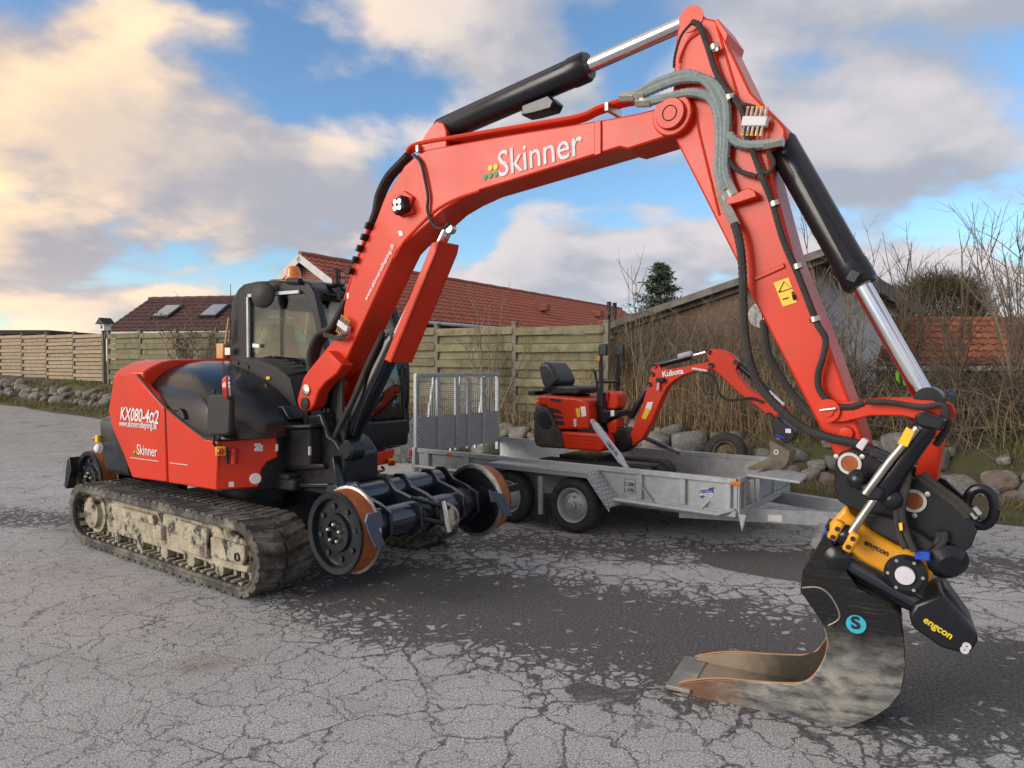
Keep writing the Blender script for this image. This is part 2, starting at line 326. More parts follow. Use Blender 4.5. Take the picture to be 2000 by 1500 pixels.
def asphalt():
    M, N, L, P = nodes_of('cracked_asphalt'); g = NG(N, L)
    pos = N.new('ShaderNodeNewGeometry').outputs['Position']
    wn = g.noise(pos, 3.2, 4, .6); wv = N.new('ShaderNodeVectorMath'); wv.operation = 'MULTIPLY_ADD'
    L.new(wn.outputs['Color'], wv.inputs[0]); wv.inputs[1].default_value = (.30, .30, 0); L.new(pos, wv.inputs[2])
    w2 = N.new('ShaderNodeVectorMath'); w2.operation = 'MULTIPLY_ADD'; L.new(g.noise(pos, 17, 4, .65).outputs['Color'], w2.inputs[0]); w2.inputs[1].default_value = (.07, .07, 0); L.new(wv.outputs[0], w2.inputs[2]); wp = w2.outputs[0]
    sp = N.new('ShaderNodeSeparateXYZ'); L.new(pos, sp.inputs[0]); x, y = sp.outputs[0], sp.outputs[1]
    def vor(sc):
        t = N.new('ShaderNodeTexVoronoi'); t.feature = 'DISTANCE_TO_EDGE'; L.new(wp, t.inputs['Vector']); t.inputs['Scale'].default_value = sc
        return g.m('DIVIDE', t.outputs['Distance'], sc)
    def line_dist(ax, ay, bx, by):                 # distance from the segment's line, in metres
        dx, dy = bx - ax, by - ay; l = math.hypot(dx, dy)
        return g.m('ABSOLUTE', g.m('ADD', g.m('MULTIPLY', g.m('SUBTRACT', x, ax), -dy / l), g.m('MULTIPLY', g.m('SUBTRACT', y, ay), dx / l)))
    along = g.rmp(x, -2.6, -1.1)
    lo = g.noise(pos, .55, 4, .6).outputs[0]; lo2 = g.noise(pos, 1.6, 5, .62).outputs[0]
    # wear: the worn-out band across the yard, fading on both sides, and broken at random elsewhere
    band = g.rmp(g.m('ADD', line_dist(-1.3, 5.6, 2.6, 3.75), g.m('MULTIPLY', g.m('SUBTRACT', lo2, .5), 1.3)), .0, 1.55, 1, 0); band = g.m('MULTIPLY', band, along)
    band2 = g.rmp(g.m('ADD', line_dist(-.4, 6.9, 3.0, 6.2), g.m('MULTIPLY', g.m('SUBTRACT', lo2, .5), 1.2)), .0, .9, .62, 0)
    wear = g.m('MAXIMUM', band, g.m('MAXIMUM', band2, g.rmp(lo, .52, .78, 0, .7)))
    crackzone = g.rmp(g.m('ADD', x, g.m('MULTIPLY', g.m('SUBTRACT', lo2, .5), 3)), -2.3, -.3)      # few cracks on the far left
    crackzone = g.m('MAXIMUM', crackzone, g.m('MULTIPLY', wear, .8))
    fade = g.rmp(g.noise(pos, 2.3, 4, .6).outputs[0], .36, .56)                # cracks die out here and there
    th_b = g.m('MULTIPLY', g.m('ADD', g.m('MULTIPLY', g.m('POWER', wear, 1.8), .045), g.m('MULTIPLY', fade, .0042)), crackzone)
    big = vor(2.3); mid = vor(5.6); sml = vor(13.0)
    wob = g.m('MULTIPLY', g.m('SUBTRACT', g.noise(pos, 24, 4, .7).outputs[0], .5), .018)
    mb = g.rmp(g.m('SUBTRACT', g.m('ADD', big, wob), th_b), -.005, .008)
    zone = g.rmp(g.m('ADD', g.noise(pos, .8, 4, .6).outputs[0], g.m('MULTIPLY', wear, .6)), .52, .70)     # finer crazing only in patches
    th_m = g.m('MULTIPLY', g.m('MULTIPLY', g.m('ADD', g.m('MULTIPLY', wear, .016), .0035), zone), crackzone)
    mb = g.m('MULTIPLY', mb, g.rmp(g.m('SUBTRACT', g.m('ADD', mid, g.m('MULTIPLY', wob, .7)), th_m), -.005, .006, 0, 1))
    th_s = g.m('MULTIPLY', g.m('SUBTRACT', wear, .30), .035)
    ms = g.rmp(g.m('SUBTRACT', g.m('ADD', sml, g.m('MULTIPLY', wob, .8)), th_s), -.005, .006)
    plate = g.m('MULTIPLY', mb, ms)
    # a smooth round tar repair beside the trailer's drawbar
    ell = g.m('ADD', g.m('POWER', g.m('DIVIDE', g.m('ADD', g.m('MULTIPLY', g.m('SUBTRACT', x, 2.45), .93), g.m('MULTIPLY', g.m('SUBTRACT', y, 6.0), -.36)), .85), 2.0),
              g.m('POWER', g.m('DIVIDE', g.m('ADD', g.m('MULTIPLY', g.m('SUBTRACT', x, 2.45), .36), g.m('MULTIPLY', g.m('SUBTRACT', y, 6.0), .93)), .46), 2.0))
    patch = g.rmp(g.m('ADD', ell, g.m('MULTIPLY', g.m('SUBTRACT', lo2, .5), .5)), .92, 1.0, 1, 0)
    plate = g.m('MULTIPLY', plate, g.m('SUBTRACT', 1.0, patch))
    grit = g.noise(pos, 95, 4, .85).outputs[0]; grit2 = g.noise(pos, 55, 4, .8).outputs[0]
    spk = N.new('ShaderNodeTexVoronoi'); L.new(pos, spk.inputs['Vector']); spk.inputs['Scale'].default_value = 75
    chips = g.rmp(spk.outputs['Distance'], .12, .28, 1, 0)
    pc = g.mix(g.rmp(grit, .42, .60, 0, 1, False), (.195, .20, .20), (.71, .725, .725)); pc = g.mix(g.m('MULTIPLY', chips, .35), pc, (.70, .70, .70))
    pc = g.mix(g.m('MULTIPLY', g.rmp(lo2, .4, .7), .35), pc, (.24, .24, .24))
    dc = g.mix(g.rmp(grit2, .38, .68), (.058, .057, .057), (.17, .167, .165))
    dc = g.mix(g.m('MULTIPLY', chips, .6), dc, (.27, .26, .245))
    col = g.mix(plate, dc, pc)
    dust = g.rmp(g.noise(pos, .9, 7, .68).outputs[0], .56, .68); near_left = g.rmp(x, -.6, -2.2)
    far = g.rmp(y, 9, 15)                                                   # sandier away up the lane
    col = g.mix(g.m('MULTIPLY', g.m('MAXIMUM', g.m('MULTIPLY', dust, near_left), g.m('MULTIPLY', far, .45)), .6), col, (.21, .165, .115))
    oil = g.rmp(g.noise(pos, 1.3, 6, .65).outputs[0], .60, .70)
    col = g.mix(g.m('MULTIPLY', oil, .4), col, (.05, .049, .05))
    L.new(col, P.inputs['Base Color']); P.inputs['Roughness'].default_value = .82; P.inputs['Specular IOR Level'].default_value = .35
    h = g.m('ADD', g.m('MULTIPLY', plate, .006), g.m('ADD', g.m('MULTIPLY', grit, .004), g.m('MULTIPLY', grit2, .004)))
    b = N.new('ShaderNodeBump'); b.inputs['Distance'].default_value = 1; b.inputs['Strength'].default_value = .8; L.new(h, b.inputs['Height']); L.new(b.outputs[0], P.inputs['Normal'])
    return M
BA, BS, BN = V((5.9, 8.6)), V((-.82, .5724)), V((.5724, .82))   # foot of the bank: point, along (to the left), away
def sn(x, y): d = V((x, y)) - BA; return d.dot(BS), d.dot(BN)
def xy(s, n): return BA + BS * s + BN * n
def z0(s):
    t = max(0, min(s, 48) - 8); return .028 * t * t / (t + 3)
def axis(lo, hi, fine_lo, fine_hi, st):
    a = [fine_lo + i * st for i in range(int((fine_hi - fine_lo) / st) + 1)]; q = st; b = a[0]
    while b > lo: q *= 1.5; b -= q; a.insert(0, b)
    q = st; b = a[-1]
    while b < hi: q *= 1.5; b += q; a.append(b)
    return a
gx, gy = axis(-900, 900, -24, 12, .75), axis(-300, 1500, -3, 30, .75)
mb = MB(); mb.mesh([(x, y, z0(sn(x, y)[0])) for y in gy for x in gx],
                   [(j * len(gx) + i, j * len(gx) + i + 1, (j + 1) * len(gx) + i + 1, (j + 1) * len(gx) + i) for j in range(len(gy) - 1) for i in range(len(gx) - 1)])
tag(mb.build('ground', asphalt(), recalc=False), kind='structure')

# raised verge and the gardens behind it
SOIL = mat('verge_soil', (.095, .075, .045), .95, nscale=3, col2=(.075, .082, .028), nlo=.42, nhi=.58, dirt=(.055, .045, .03), dscale=5, dlo=.5, dhi=.7, bump=.03, bscale=14)
PROF = [(-1.2, .004), (-1.0, .03), (-.5, .07), (0, .13), (.2, .36), (.4, .56), (.7, .70), (1.2, .76), (2.5, .82), (6, .9), (20, .95), (60, 1), (400, 1)]
def bank(n):
    for (a, za), (b, zb) in zip(PROF, PROF[1:]):
        if n <= b: return za + (zb - za) * max(0, (n - a)) / (b - a)
    return 1.0
ss = [-500, -200, -80, -40] + [-20 + .5 * i for i in range(120)] + [45, 60, 90, 200, 600]
mb = MB(); vs = []
for s in ss:
    for i, (n, z) in enumerate(PROF):
        k = mnoise.noise(V((s * .7, n * .9, 0))); nn = n + (.32 * k if i < 2 else 0); p = xy(s, nn)
        vs.append((p.x, p.y, z0(s) + z + (.05 * mnoise.noise(V((s * 1.7, n * 2, 3))) if i > 1 else 0)))
K = len(PROF)
mb.mesh(vs, [(i * K + j, i * K + j + 1, i * K + K + j + 1, i * K + K + j) for i in range(len(ss) - 1) for j in range(K - 1)])
tag(mb.build('verge_terrain', SOIL, recalc=False), kind='structure')

# ---------------------------------------------------------------- field stones
def stone_mat():
    M, N, L, P = nodes_of('field_stone'); g = NG(N, L); pos = N.new('ShaderNodeNewGeometry').outputs['Position']
    oi = N.new('ShaderNodeObjectInfo'); rp = N.new('ShaderNodeValToRGB'); L.new(oi.outputs['Random'], rp.inputs[0]); e = rp.color_ramp; e.interpolation = 'CONSTANT'
    for i, c in enumerate([(.23, .225, .21), (.28, .24, .19), (.175, .185, .18), (.26, .18, .15), (.31, .295, .26), (.19, .165, .14), (.23, .24, .23)]):
        el = e.elements[i] if i < 2 else e.elements.new(i / 7); el.position = i / 7; el.color = (*c, 1)
    c = g.mix(g.rmp(g.noise(pos, 22, 6, .7).outputs[0], .35, .68), rp.outputs[0], (.15, .145, .13))
    c = g.mix(g.m('MULTIPLY', g.rmp(g.noise(pos, 5, 6, .7).outputs[0], .55, .66), .75), c, (.40, .40, .35))
    c = g.mix(g.m('MULTIPLY', g.rmp(g.noise(pos, 3.3, 5, .7).outputs[0], .58, .68), .8), c, (.075, .085, .03))
    L.new(c, P.inputs['Base Color']); P.inputs['Roughness'].default_value = .88
    b = N.new('ShaderNodeBump'); b.inputs['Distance'].default_value = .025; L.new(g.noise(pos, 26, 5, .65).outputs[0], b.inputs['Height']); L.new(b.outputs[0], P.inputs['Normal']); return M
STONE = stone_mat()
def stone_mesh(k):
    bm = bmesh.new(); bmesh.ops.create_icosphere(bm, subdivisions=3, radius=1); r = random.Random(k); o = V((r.random() * 50, r.random() * 50, 0))
    for v in bm.verts:
        p = v.co.copy(); q = mnoise.noise(p * .9 + o) * .36 + mnoise.noise(p * 2.2 + o) * .13
        v.co = p * (1 + q)
        for a in range(3):
            lim = .72 + .12 * mnoise.noise(o + V((a, 0, 0)))
            if abs(v.co[a]) > lim: v.co[a] = math.copysign(lim + (abs(v.co[a]) - lim) * .4, v.co[a])
    me = bpy.data.meshes.new('stone'); bm.to_mesh(me); bm.free(); me.polygons.foreach_set('use_smooth', [True] * len(me.polygons)); me.materials.append(STONE); return me
STM = [stone_mesh(k) for k in range(9)]
def boulder_wall(label, s_lo, s_hi, size, rows, seed):
    r = random.Random(seed); p = xy((s_lo + s_hi) / 2, .2); rt = thing('fieldstone_wall', label, 'stone wall', loc=(p.x, p.y, z0((s_lo + s_hi) / 2)))
    for row in range(rows):
        s = s_lo + r.random() * .3
        while s < s_hi:
            w = size * r.choice((.55, .7, .85, 1.0, 1.15, 1.45)) * r.uniform(.9, 1.1) * (1, .9, .7)[row]; h = w * r.uniform(.55, .85)
            n = (-.02, .20, .42)[row] + r.uniform(-.13, .12)
            if not (row and r.random() < (0, .08, .35)[row]):
                q = xy(s + w / 2, n); z = z0(s) + bank(n) + h * r.uniform(-.02, .26)
                put('stone', r.choice(STM), STONE, rt, V((q.x, q.y, z)) - rt.location, (r.uniform(-.5, .5), r.uniform(-.5, .5), r.random() * 6.28), (w * r.uniform(.52, .68), w * .5, h * .56))
            s += w * r.uniform(.72, 1.02)
boulder_wall('low wall of grey and pink field stones along the verge behind the trailer', -3.2, 13, .43, 3, 3)
boulder_wall('low row of small grey field stones below the new pale wood fence', 21.5, 31.0, .36, 2, 5)

# ---------------------------------------------------------------- board fences
WOLD = mat('weathered_fence_wood', (.235, .205, .125), .9, nscale=5, col2=(.15, .145, .085), nlo=.35, nhi=.65, dirt=(.085, .095, .045), dscale=4, dlo=.5, dhi=.72, bump=.004, bscale=45, vary=.18)
WNEW = mat('new_fence_wood', (.40, .325, .22), .85, nscale=6, col2=(.30, .24, .165), dirt=(.30, .21, .12), dscale=14, dlo=.66, dhi=.78, bump=.002, bscale=50, vary=.1)
WPOST = mat('grey_fence_post', (.19, .175, .135), .9, nscale=8, col2=(.13, .125, .095), bump=.003, bscale=40, vary=.12)
def fence(label, s0, s1, n, pw, h, ztop, mw, board, rows, thick=.02):
    s = s0; p = xy((s0 + s1) / 2, n); rt = thing('board_fence', label, 'fence', loc=(p.x, p.y, z0((s0 + s1) / 2) + bank(n)))
    ang = math.atan2(BS.y, BS.x)
    bmesh_ = MB().box((0, 0, 0), (pw - .07, thick, board)).data('fence_board'); pm = MB().box((0, 0, 0), (.09, .09, h + .5)); pm.box((0, 0, (h + .5) / 2 + .012), (.115, .115, .03)); pm = pm.data('fence_post')
    while s < s1 + .01:
        q = xy(s, n + .02); zt = ztop(s)
        put('fence_post', pm, WPOST, rt, V((q.x, q.y, zt + .07 - (h + .5) / 2)) - rt.location, (0, 0, ang))
        if s + pw < s1 + .1:
            zt = ztop(s + pw / 2); pit = h / rows
            for k in range(rows):
                q = xy(s + pw / 2, n + (.028 if k % 2 else -.028))
                put('fence_board', bmesh_, mw, rt, V((q.x, q.y, zt - pit * (k + .5))) - rt.location, (rnd.uniform(-.03, .03) + (.12 if mw is WOLD else 0), rnd.uniform(-.004, .004), ang))
        s += pw
    return rt
fence('weathered greenish board fence running behind the excavator and the trailer', 5.75, 23.6, .85, 1.98, 1.62, lambda s: 2.42 + .017 * (s - 6), WOLD, .150, 10)
fence('new pale wood board fence at the far left along the lane', 23.9, 38.3, .85, 2.05, 1.56, lambda s: 2.71 + .018 * (s - 24), WNEW, .105, 12)
# bird house on the fence
p = xy(23.75, .85); bh = thing('bird_house', 'small white bird house with dark pitched roof on a fence post', 'bird house', loc=(p.x, p.y, 2.80), rz=-.5)
MB().box((0, 0, .12), (.24, .24, .22)).build('house_box', WHT, bh, .005)
MB().prism([(-.22, -.2, .22), (.22, -.2, .22), (0, -.2, .42)], (0, .4, 0)).build('roof', PLAS, bh)
MB().box((0, -.123, .12), (.1, .01, .1)).build('opening', BPR, bh); MB().cyl((0, 0, -.25), (0, 0, .02), .03).build('pole', WPOST, bh)

# ---------------------------------------------------------------- houses
BRICK, NB, LB, PB = nodes_of('red_brick'); g = NG(NB, LB)
bt = NB.new('ShaderNodeTexBrick'); tcn = NB.new('ShaderNodeTexCoord'); mpn = NB.new('ShaderNodeMapping'); LB.new(tcn.outputs['Object'], mpn.inputs[0]); mpn.inputs[2].default_value = (math.pi / 2, 0, 0)
LB.new(mpn.outputs[0], bt.inputs[0]); bt.inputs['Scale'].default_value = 1; bt.inputs['Brick Width'].default_value = .24; bt.inputs['Row Height'].default_value = .075; bt.inputs['Mortar Size'].default_value = .008
bt.inputs['Color1'].default_value = (.30, .085, .045, 1); bt.inputs['Color2'].default_value = (.21, .06, .035, 1); bt.inputs['Mortar'].default_value = (.28, .25, .22, 1)
LB.new(bt.outputs[0], PB.inputs['Base Color']); PB.inputs['Roughness'].default_value = .9
TRED = mat('red_roof_tile', (.36, .105, .06), .75, nscale=3, col2=(.29, .08, .05), dirt=(.16, .06, .045), dscale=6, dlo=.55, dhi=.75, vary=.12)
TBRN = mat('brown_roof_tile', (.10, .045, .04), .7, nscale=3, col2=(.075, .035, .033), vary=.1)
TORG = mat('orange_clay_tile', (.40, .13, .055), .8, nscale=4, col2=(.28, .085, .045), dirt=(.12, .07, .05), dscale=7, dlo=.5, dhi=.75, vary=.2)
WTRIM = mat('white_painted_wood', (.62, .62, .60), .6, nscale=4, col2=(.52, .52, .5))
def tile_mesh(w, l):
    pr = [(-.5, 0), (-.32, .5), (-.08, .55), (.15, .05), (.38, -.1), (.5, 0)]; vs = []
    for yy, lift in ((0, .03), (l * 1.12, -.002)):
        vs += [(a * w * 1.04, yy, b * .06 + lift) for a, b in pr]
    for a, b in pr: vs.append((a * w * 1.04, 0, b * .06 + .012))
    n = len(pr); return MB().mesh(vs, [(i, i + 1, n + i + 1, n + i) for i in range(n - 1)] + [(2 * n + i, 2 * n + i + 1, i + 1, i) for i in range(n - 1)]).data('roof_tile', recalc=False, smooth=50)
def tile_roof(parent, eave0, along, up, length, slope, tw, tl, mt, origin, keep=290):
    """tiles as pieces, nearest first; beyond the limit one joined part"""
    al, u = V(along).normalized(), V(up).normalized(); nz = al.cross(u)
    if nz.z < 0: nz = -nz
    M = Matrix((al, u, nz)).transposed(); me = tile_mesh(tw, tl); spots = []
    for i in range(int(length / tw)):
        for j in range(int(slope / tl)): spots.append(V(eave0) + al * tw * (i + .5) + u * tl * j + nz * .02)
    spots.sort(key=lambda p: (p + V(origin) - EYE).length); rest = MB()
    if M.determinant() < 0: M = Matrix((-al, u, nz)).transposed()
    for k, p in enumerate(spots):
        if k < keep: put('roof_tile', me, mt, parent, p, M.to_euler())
        else: rest.mesh([p + M @ v.co for v in me.vertices], [tuple(f.vertices) for f in me.polygons])
    if rest.v: tag(rest.build('far_roof_tiles', mt, parent, recalc=False, smooth=50), kind='stuff')
def house(name, label, apex, axis_dir, L, h, zr, ze, zb, tm, tw, tl, wall, over=.35, both=False):
    ax = V((*axis_dir, 0)).normalized(); pr = V((ax.y, -ax.x, 0)); rt = thing(name, label, 'house', loc=(apex[0], apex[1], zb)); o = rt.location
    a = V((apex[0], apex[1], 0)) - V((o.x, o.y, 0)); k = (zr - ze) / h
    wv = MB(); hi = h - over; ps = [a + pr * hi + V((0, 0, 0)), a + pr * hi + V((0, 0, ze - zb + k * over - .12)), a + V((0, 0, zr - zb - .15)), a - pr * hi + V((0, 0, ze - zb + k * over - .12)), a - pr * hi]
    wv.prism([p + ax * .35 for p in ps], ax * (L - .7)); w = wv.build('wall', wall, rt); 
    roof = None
    for sgn in (1, -1):
        e = a + pr * h * sgn + V((0, 0, ze - zb)); t = a + V((0, 0, zr - zb)); up = (t - e); nn = up.cross(ax); nn = nn if nn.z > 0 else -nn; nn.normalize()
        rf = MB().prism([e, e + ax * L, t + ax * L, t], -nn * .09).build('roof', tm, rt)
        if sgn == 1 or both: tile_roof(rt, e, ax, up, L, up.length, tw, tl, tm, o, 290 if sgn == 1 else 0)
        for q in (0, 1):
            b0 = e + ax * (L * q + (-.02 if q == 0 else .02)); b1 = t + ax * (L * q + (-.02 if q == 0 else .02))
            MB().bar(b0 - nn * .10, b1 - nn * .10, .05, .24, nn).build('bargeboard', WTRIM, rt)
        MB().tube([e + ax * .05 + pr * sgn * .06 - V((0, 0, .05)), e + ax * (L - .05) + pr * sgn * .06 - V((0, 0, .05))], .065, 8).build('gutter', WTRIM, rt)
    t = a + V((0, 0, zr - zb + .02))
    MB().tube([t + ax * L * i / 40 for i in range(41)], [.10 + .015 * (i % 2) for i in range(41)], 8).build('ridge_tiles', tm, rt)
    return rt, a, ax, pr
hs, a, ax, pr = house('long_house', 'long red tiled house with brick gable and white bargeboards behind the fence', (-7.2, 24.2), (.52, .854), 28, 3.6, 5.45, 3.2, .9, TRED, .30, .34, BRICK)
for t, q in ((13.5, .5), (18.5, .75), (20.2, .45)):   # roof vents and twin black flues
    b = a + ax * t + pr * (3.6 * q) + V((0, 0, 5.45 - .9 - 2.25 * q)); MB().prism([b + ax * -.22, b + ax * .22, b + ax * .22 + pr * .5 - V((0, 0, .0)), b - ax * .22 + pr * .5], V((0, 0, .34))).build('roof_vent', TRED, hs, .03)
for t in (21.2, 22.0): b = a + ax * t + pr * 2.1 + V((0, 0, 3.1)); MB().cyl(b, b + V((0, 0, 1.35)), .13).build('flue_pipe', BPR, hs)
hs2, a, ax, pr = house('brown_roof_house', 'house with dark brown tiled roof and three skylights behind the fence', (-16.4, 32.2), (.985, -.17), 11, 2.9, 4.65, 3.05, .9, TBRN, .33, .36, BRICK, over=.3)
SKYL = mat('skylight_glass', (.25, .30, .36), .05, nscale=2, spec=1)
for t in (1.9, 4.1, 6.6):
    k = 1.6 / 2.9; u = (-pr * 1 + V((0, 0, k))).normalized(); nn = ax.cross(-u); nn = nn if nn.z > 0 else -nn
    c = a + ax * t + pr * 1.35 + V((0, 0, 3.75 - 1.35 * k)) + nn * .10; R = Matrix((ax, u, nn)).transposed()
    wn = MB().box(c, (.86, 1.25, .12), R).build('skylight', PLAS, hs2, .01); MB().box(c + nn * .063, (.68, 1.05, .01), R).build('pane', SKYL, wn)
# far flat roof with chimney
fl = thing('flat_roof_house', 'low flat roofed house with yellow brick chimney at the far left', 'house', loc=(-34, 45, 1.3))
MB().box((0, 0, 1.1), (13, 6, 2.2)).build('wall', BRICK, fl); MB().box((0, 0, 2.32), (13.6, 6.6, .24)).build('roof', PLAS, fl)
YBR = mat('yellow_brick', (.36, .24, .12), .9, nscale=9, col2=(.28, .18, .09)); MB().box((2.1, -2, 2.85), (.8, .8, .95)).build('chimney', YBR, fl, .02)
MB().box((2.1, -2, 3.36), (.95, .95, .07)).build('chimney_cap', PLAS, fl); mbb = MB()
for q in (-.3, .3): mbb.tube(cr([(1.75, -2 + q, 3.38), (1.78, -2 + q, 3.58), (2.42, -2 + q, 3.58), (2.45, -2 + q, 3.38)], 4), .035, 6)
mbb.build('chimney_guard', PLAS, fl)
# orange tiled outbuilding right
rt = thing('tiled_outbuilding', 'low outbuilding with mossy orange clay tile roof at the right edge', 'outbuilding', loc=(12, 17, .0)); o = rt.location
e = V((8.3, 17, 1.69)) - o; MB().box((4.2, 1.6, .82), (15, 3.0, 1.62)).build('wall', mat('dark_wall', (.10, .09, .08), .9), rt)
MB().prism([e, e + V((16, 0, 0)), e + V((16, 1.75, 1.16)), e + V((0, 1.75, 1.16))], (0, .06, -.09)).build('roof', TORG, rt)
MB().prism([e + V((0, 3.5, 0)), e + V((16, 3.5, 0)), e + V((16, 1.75, 1.16)), e + V((0, 1.75, 1.16))], (0, -.06, -.09)).build('roof', TORG, rt)
tile_roof(rt, e, (1, 0, 0), (0, 1.75, 1.16), 16, 2.1, .25, .3, TORG, o, 290)
MB().tube([e + V((0, 1.75, 1.2)), e + V((16, 1.75, 1.2))], .09, 8).build('ridge_tiles', TORG, rt)
MB().box(e + V((8, -.07, -.06)), (16, .1, .11)).build('gutter', WTRIM, rt)
# rendered shed
RCAST = mat('pebble_dash_render', (.165, .115, .08), .95, nscale=1.2, col2=(.105, .078, .058), dirt=(.36, .33, .30), dscale=34, dlo=.60, dhi=.68, bump=.012, bscale=42, detail=5)
OLDW = mat('old_grey_boards', (.20, .19, .17), .9, nscale=5, col2=(.10, .095, .085), dirt=(.06, .06, .05), dlo=.5, dhi=.7, bump=.006, bscale=30)
SHW = mat('white_shed_wall', (.60, .63, .66), .85, nscale=2, col2=(.5, .52, .55))
sf = lambda s, n, z: V((*xy(s, n), z))
c0 = sf(4.3, 2, .8); sh = thing('shed', 'shed with brown pebble dash gable wall and sloping old roof edge', 'shed', loc=c0)
MB().prism([sf(6.1, 1.8, .5) - c0, sf(2.5, 1.8, .5) - c0, sf(2.5, 1.8, 3.36) - c0, sf(6.1, 1.8, 2.36) - c0], V((*BN, 0)) * .25).build('front_wall', RCAST, sh)
MB().prism([sf(2.5, 2.06, .5) - c0, sf(2.5, 16, .5) - c0, sf(2.5, 16, 3.36) - c0, sf(2.5, 2.06, 3.36) - c0], V((*BS, 0)) * .2).build('side_wall', SHW, sh)
MB().prism([sf(6.1, 2.06, .5) - c0, sf(6.1, 16, .5) - c0, sf(6.1, 16, 2.36) - c0, sf(6.1, 2.06, 2.36) - c0], V((*BS, 0)) * -.2).build('far_wall', RCAST, sh)
MB().prism([sf(6.35, 1.55, 2.31) - c0, sf(2.2, 1.55, 3.46) - c0, sf(2.2, 1.55, 3.58) - c0, sf(6.35, 1.55, 2.43) - c0], V((*BN, 0)) * 14.6).build('roof', OLDW, sh)
MB().prism([sf(6.3, 1.72, 2.24) - c0, sf(2.3, 1.72, 3.35) - c0, sf(2.3, 1.72, 3.42) - c0, sf(6.3, 1.72, 2.31) - c0], V((*BN, 0)) * .06).build('verge_board', OLDW, sh)
for k in range(12):   # rough eave boards along the white side
    MB().box(sf(2.15, 2.2 + k * 1.15, 3.36) - c0, (.06, 1.1, .30 + rnd.uniform(-.05, .05)), Matrix.Rotation(math.atan2(BN.y, BN.x) - math.pi / 2, 3, 'Z')).build('eave_board', OLDW, sh)
p = sf(3.28, 1.66, 2.53); dsh = thing('satellite_dish', 'round white satellite dish on the pebble dash shed wall', 'satellite dish', loc=p)
fr = V((-.3, -.9, .25)).normalized(); MB().lathe((0, 0, 0), fr, [(.0, .0), (.12, .015), (.22, .05), (.225, .05), (.12, .005), (0, -.01)]).build('dish', WTRIM, dsh)
MB().cyl(-fr * .01, V((*BN, 0)) * .16, .02).build('bracket', PLAS, dsh); MB().tube([fr * .01 - V((0, 0, .2)), fr * .25], .008, 6).build('feed_arm', PLAS, dsh)

# ---------------------------------------------------------------- vegetation
BARK = mat('bare_twig_bark', (.135, .105, .075), .9, nscale=9, col2=(.085, .07, .05), vary=.1)
BARK2 = mat('pale_twig_bark', (.235, .19, .13), .9, nscale=9, col2=(.16, .13, .09))
STRAW = mat('dry_grass_straw', (.37, .27, .135), .9, nscale=3, col2=(.25, .18, .095), nlo=.35, nhi=.65)
GRASS = mat('green_grass', (.085, .125, .03), .8, nscale=2, col2=(.17, .15, .06), nlo=.4, nhi=.62)
LEAF = mat('evergreen_leaf', (.035, .058, .03), .7, nscale=3, col2=(.06, .08, .035))
DLEAF = mat('dry_leaf', (.13, .085, .045), .8, nscale=5, col2=(.07, .055, .03))
def bend_path(p, d, l, r, n=6, wob=.12, grav=0):
    pts = [V(p)]; d = V(d).normalized()
    for i in range(n):
        d = (d + V((r.uniform(-1, 1), r.uniform(-1, 1), r.uniform(-1, 1) + grav)) * wob).normalized(); pts.append(pts[-1] + d * l / n)
    return pts
def bare_shrub(name, label, base, stems, hgt, spread, seed, bark, twigs=7, sub=3, r0=.022, group=None, lean=(0, 0), leaves=None, cat='shrub'):
    r = random.Random(seed); rt = thing(name, label, cat, loc=base, group=group); sm, tm, lm = MB(), MB(), MB()
    for k in range(stems):
        a = r.random() * 6.28; d = V((math.cos(a) * spread + lean[0], math.sin(a) * spread + lean[1], 1)); l = hgt * r.uniform(.6, 1.05)
        pth = bend_path((r.uniform(-.15, .15), r.uniform(-.15, .15), -.05), d, l, r, 8, .09, .25); m = len(pth)
        sm.tube(pth, [r0 * r.uniform(.8, 1.1) * (1 - .88 * i / (m - 1)) + .002 for i in range(m)], 6)
        for t in range(twigs):
            i = r.randint(2, m - 2); dd = (pth[i + 1] - pth[i]).normalized() + V((r.uniform(-1, 1), r.uniform(-1, 1), r.uniform(-.1, .5))) * .9
            tp = bend_path(pth[i], dd, l * r.uniform(.14, .34), r, 5, .16, .2); tm.tube(tp, [.006 * (1 - i2 / 6) + .0015 for i2 in range(6)], 4)
            for q in range(sub):
                j = r.randint(1, 4); d3 = (tp[j + 1] - tp[j]).normalized() + V((r.uniform(-1, 1), r.uniform(-1, 1), r.uniform(-.4, .7)))
                t3 = bend_path(tp[j], d3, l * r.uniform(.05, .13), r, 3, .2); tm.tube(t3, [.003, .0025, .002, .001], 3)
                if leaves:
                    for e in t3[1:]:
                        s_ = r.uniform(.02, .045); x = V((r.uniform(-1, 1), r.uniform(-1, 1), r.uniform(-1, .3))).normalized(); y = x.orthogonal().normalized()
                        lm.mesh([e, e + x * s_ + y * s_ * .35, e + x * s_ * 2.2, e + x * s_ - y * s_ * .35], [(0, 1, 2, 3)])
    sm.build('trunk', bark, rt); tag(tm.build('twigs', bark, rt, recalc=False), kind='stuff')
    if lm.v: tag(lm.build('leaves', leaves, rt, recalc=False, smooth=0), kind='stuff')
    return rt
def on_bank(s, n): p = xy(s, n); return V((p.x, p.y, z0(s) + bank(n)))
bare_shrub('coppiced_shrub', 'bare shrub of upright pale stems in front of the weathered fence', on_bank(8.05, .45), 9, 2.5, .24, 11, BARK2, 5, 2, .026)
bare_shrub('coppiced_shrub', 'leafy seedy shrub rising above the fence beside the brown roof', on_bank(18.0, .3), 11, 2.5, .20, 12, BARK2, 9, 5, .014, leaves=DLEAF)
bare_shrub('coppiced_shrub', 'thin bare saplings standing before the pebble dash shed wall', on_bank(5.0, .95), 7, 3.1, .07, 13, BARK2, 3, 1, .012)
gr = 'bare saplings on the right bank'
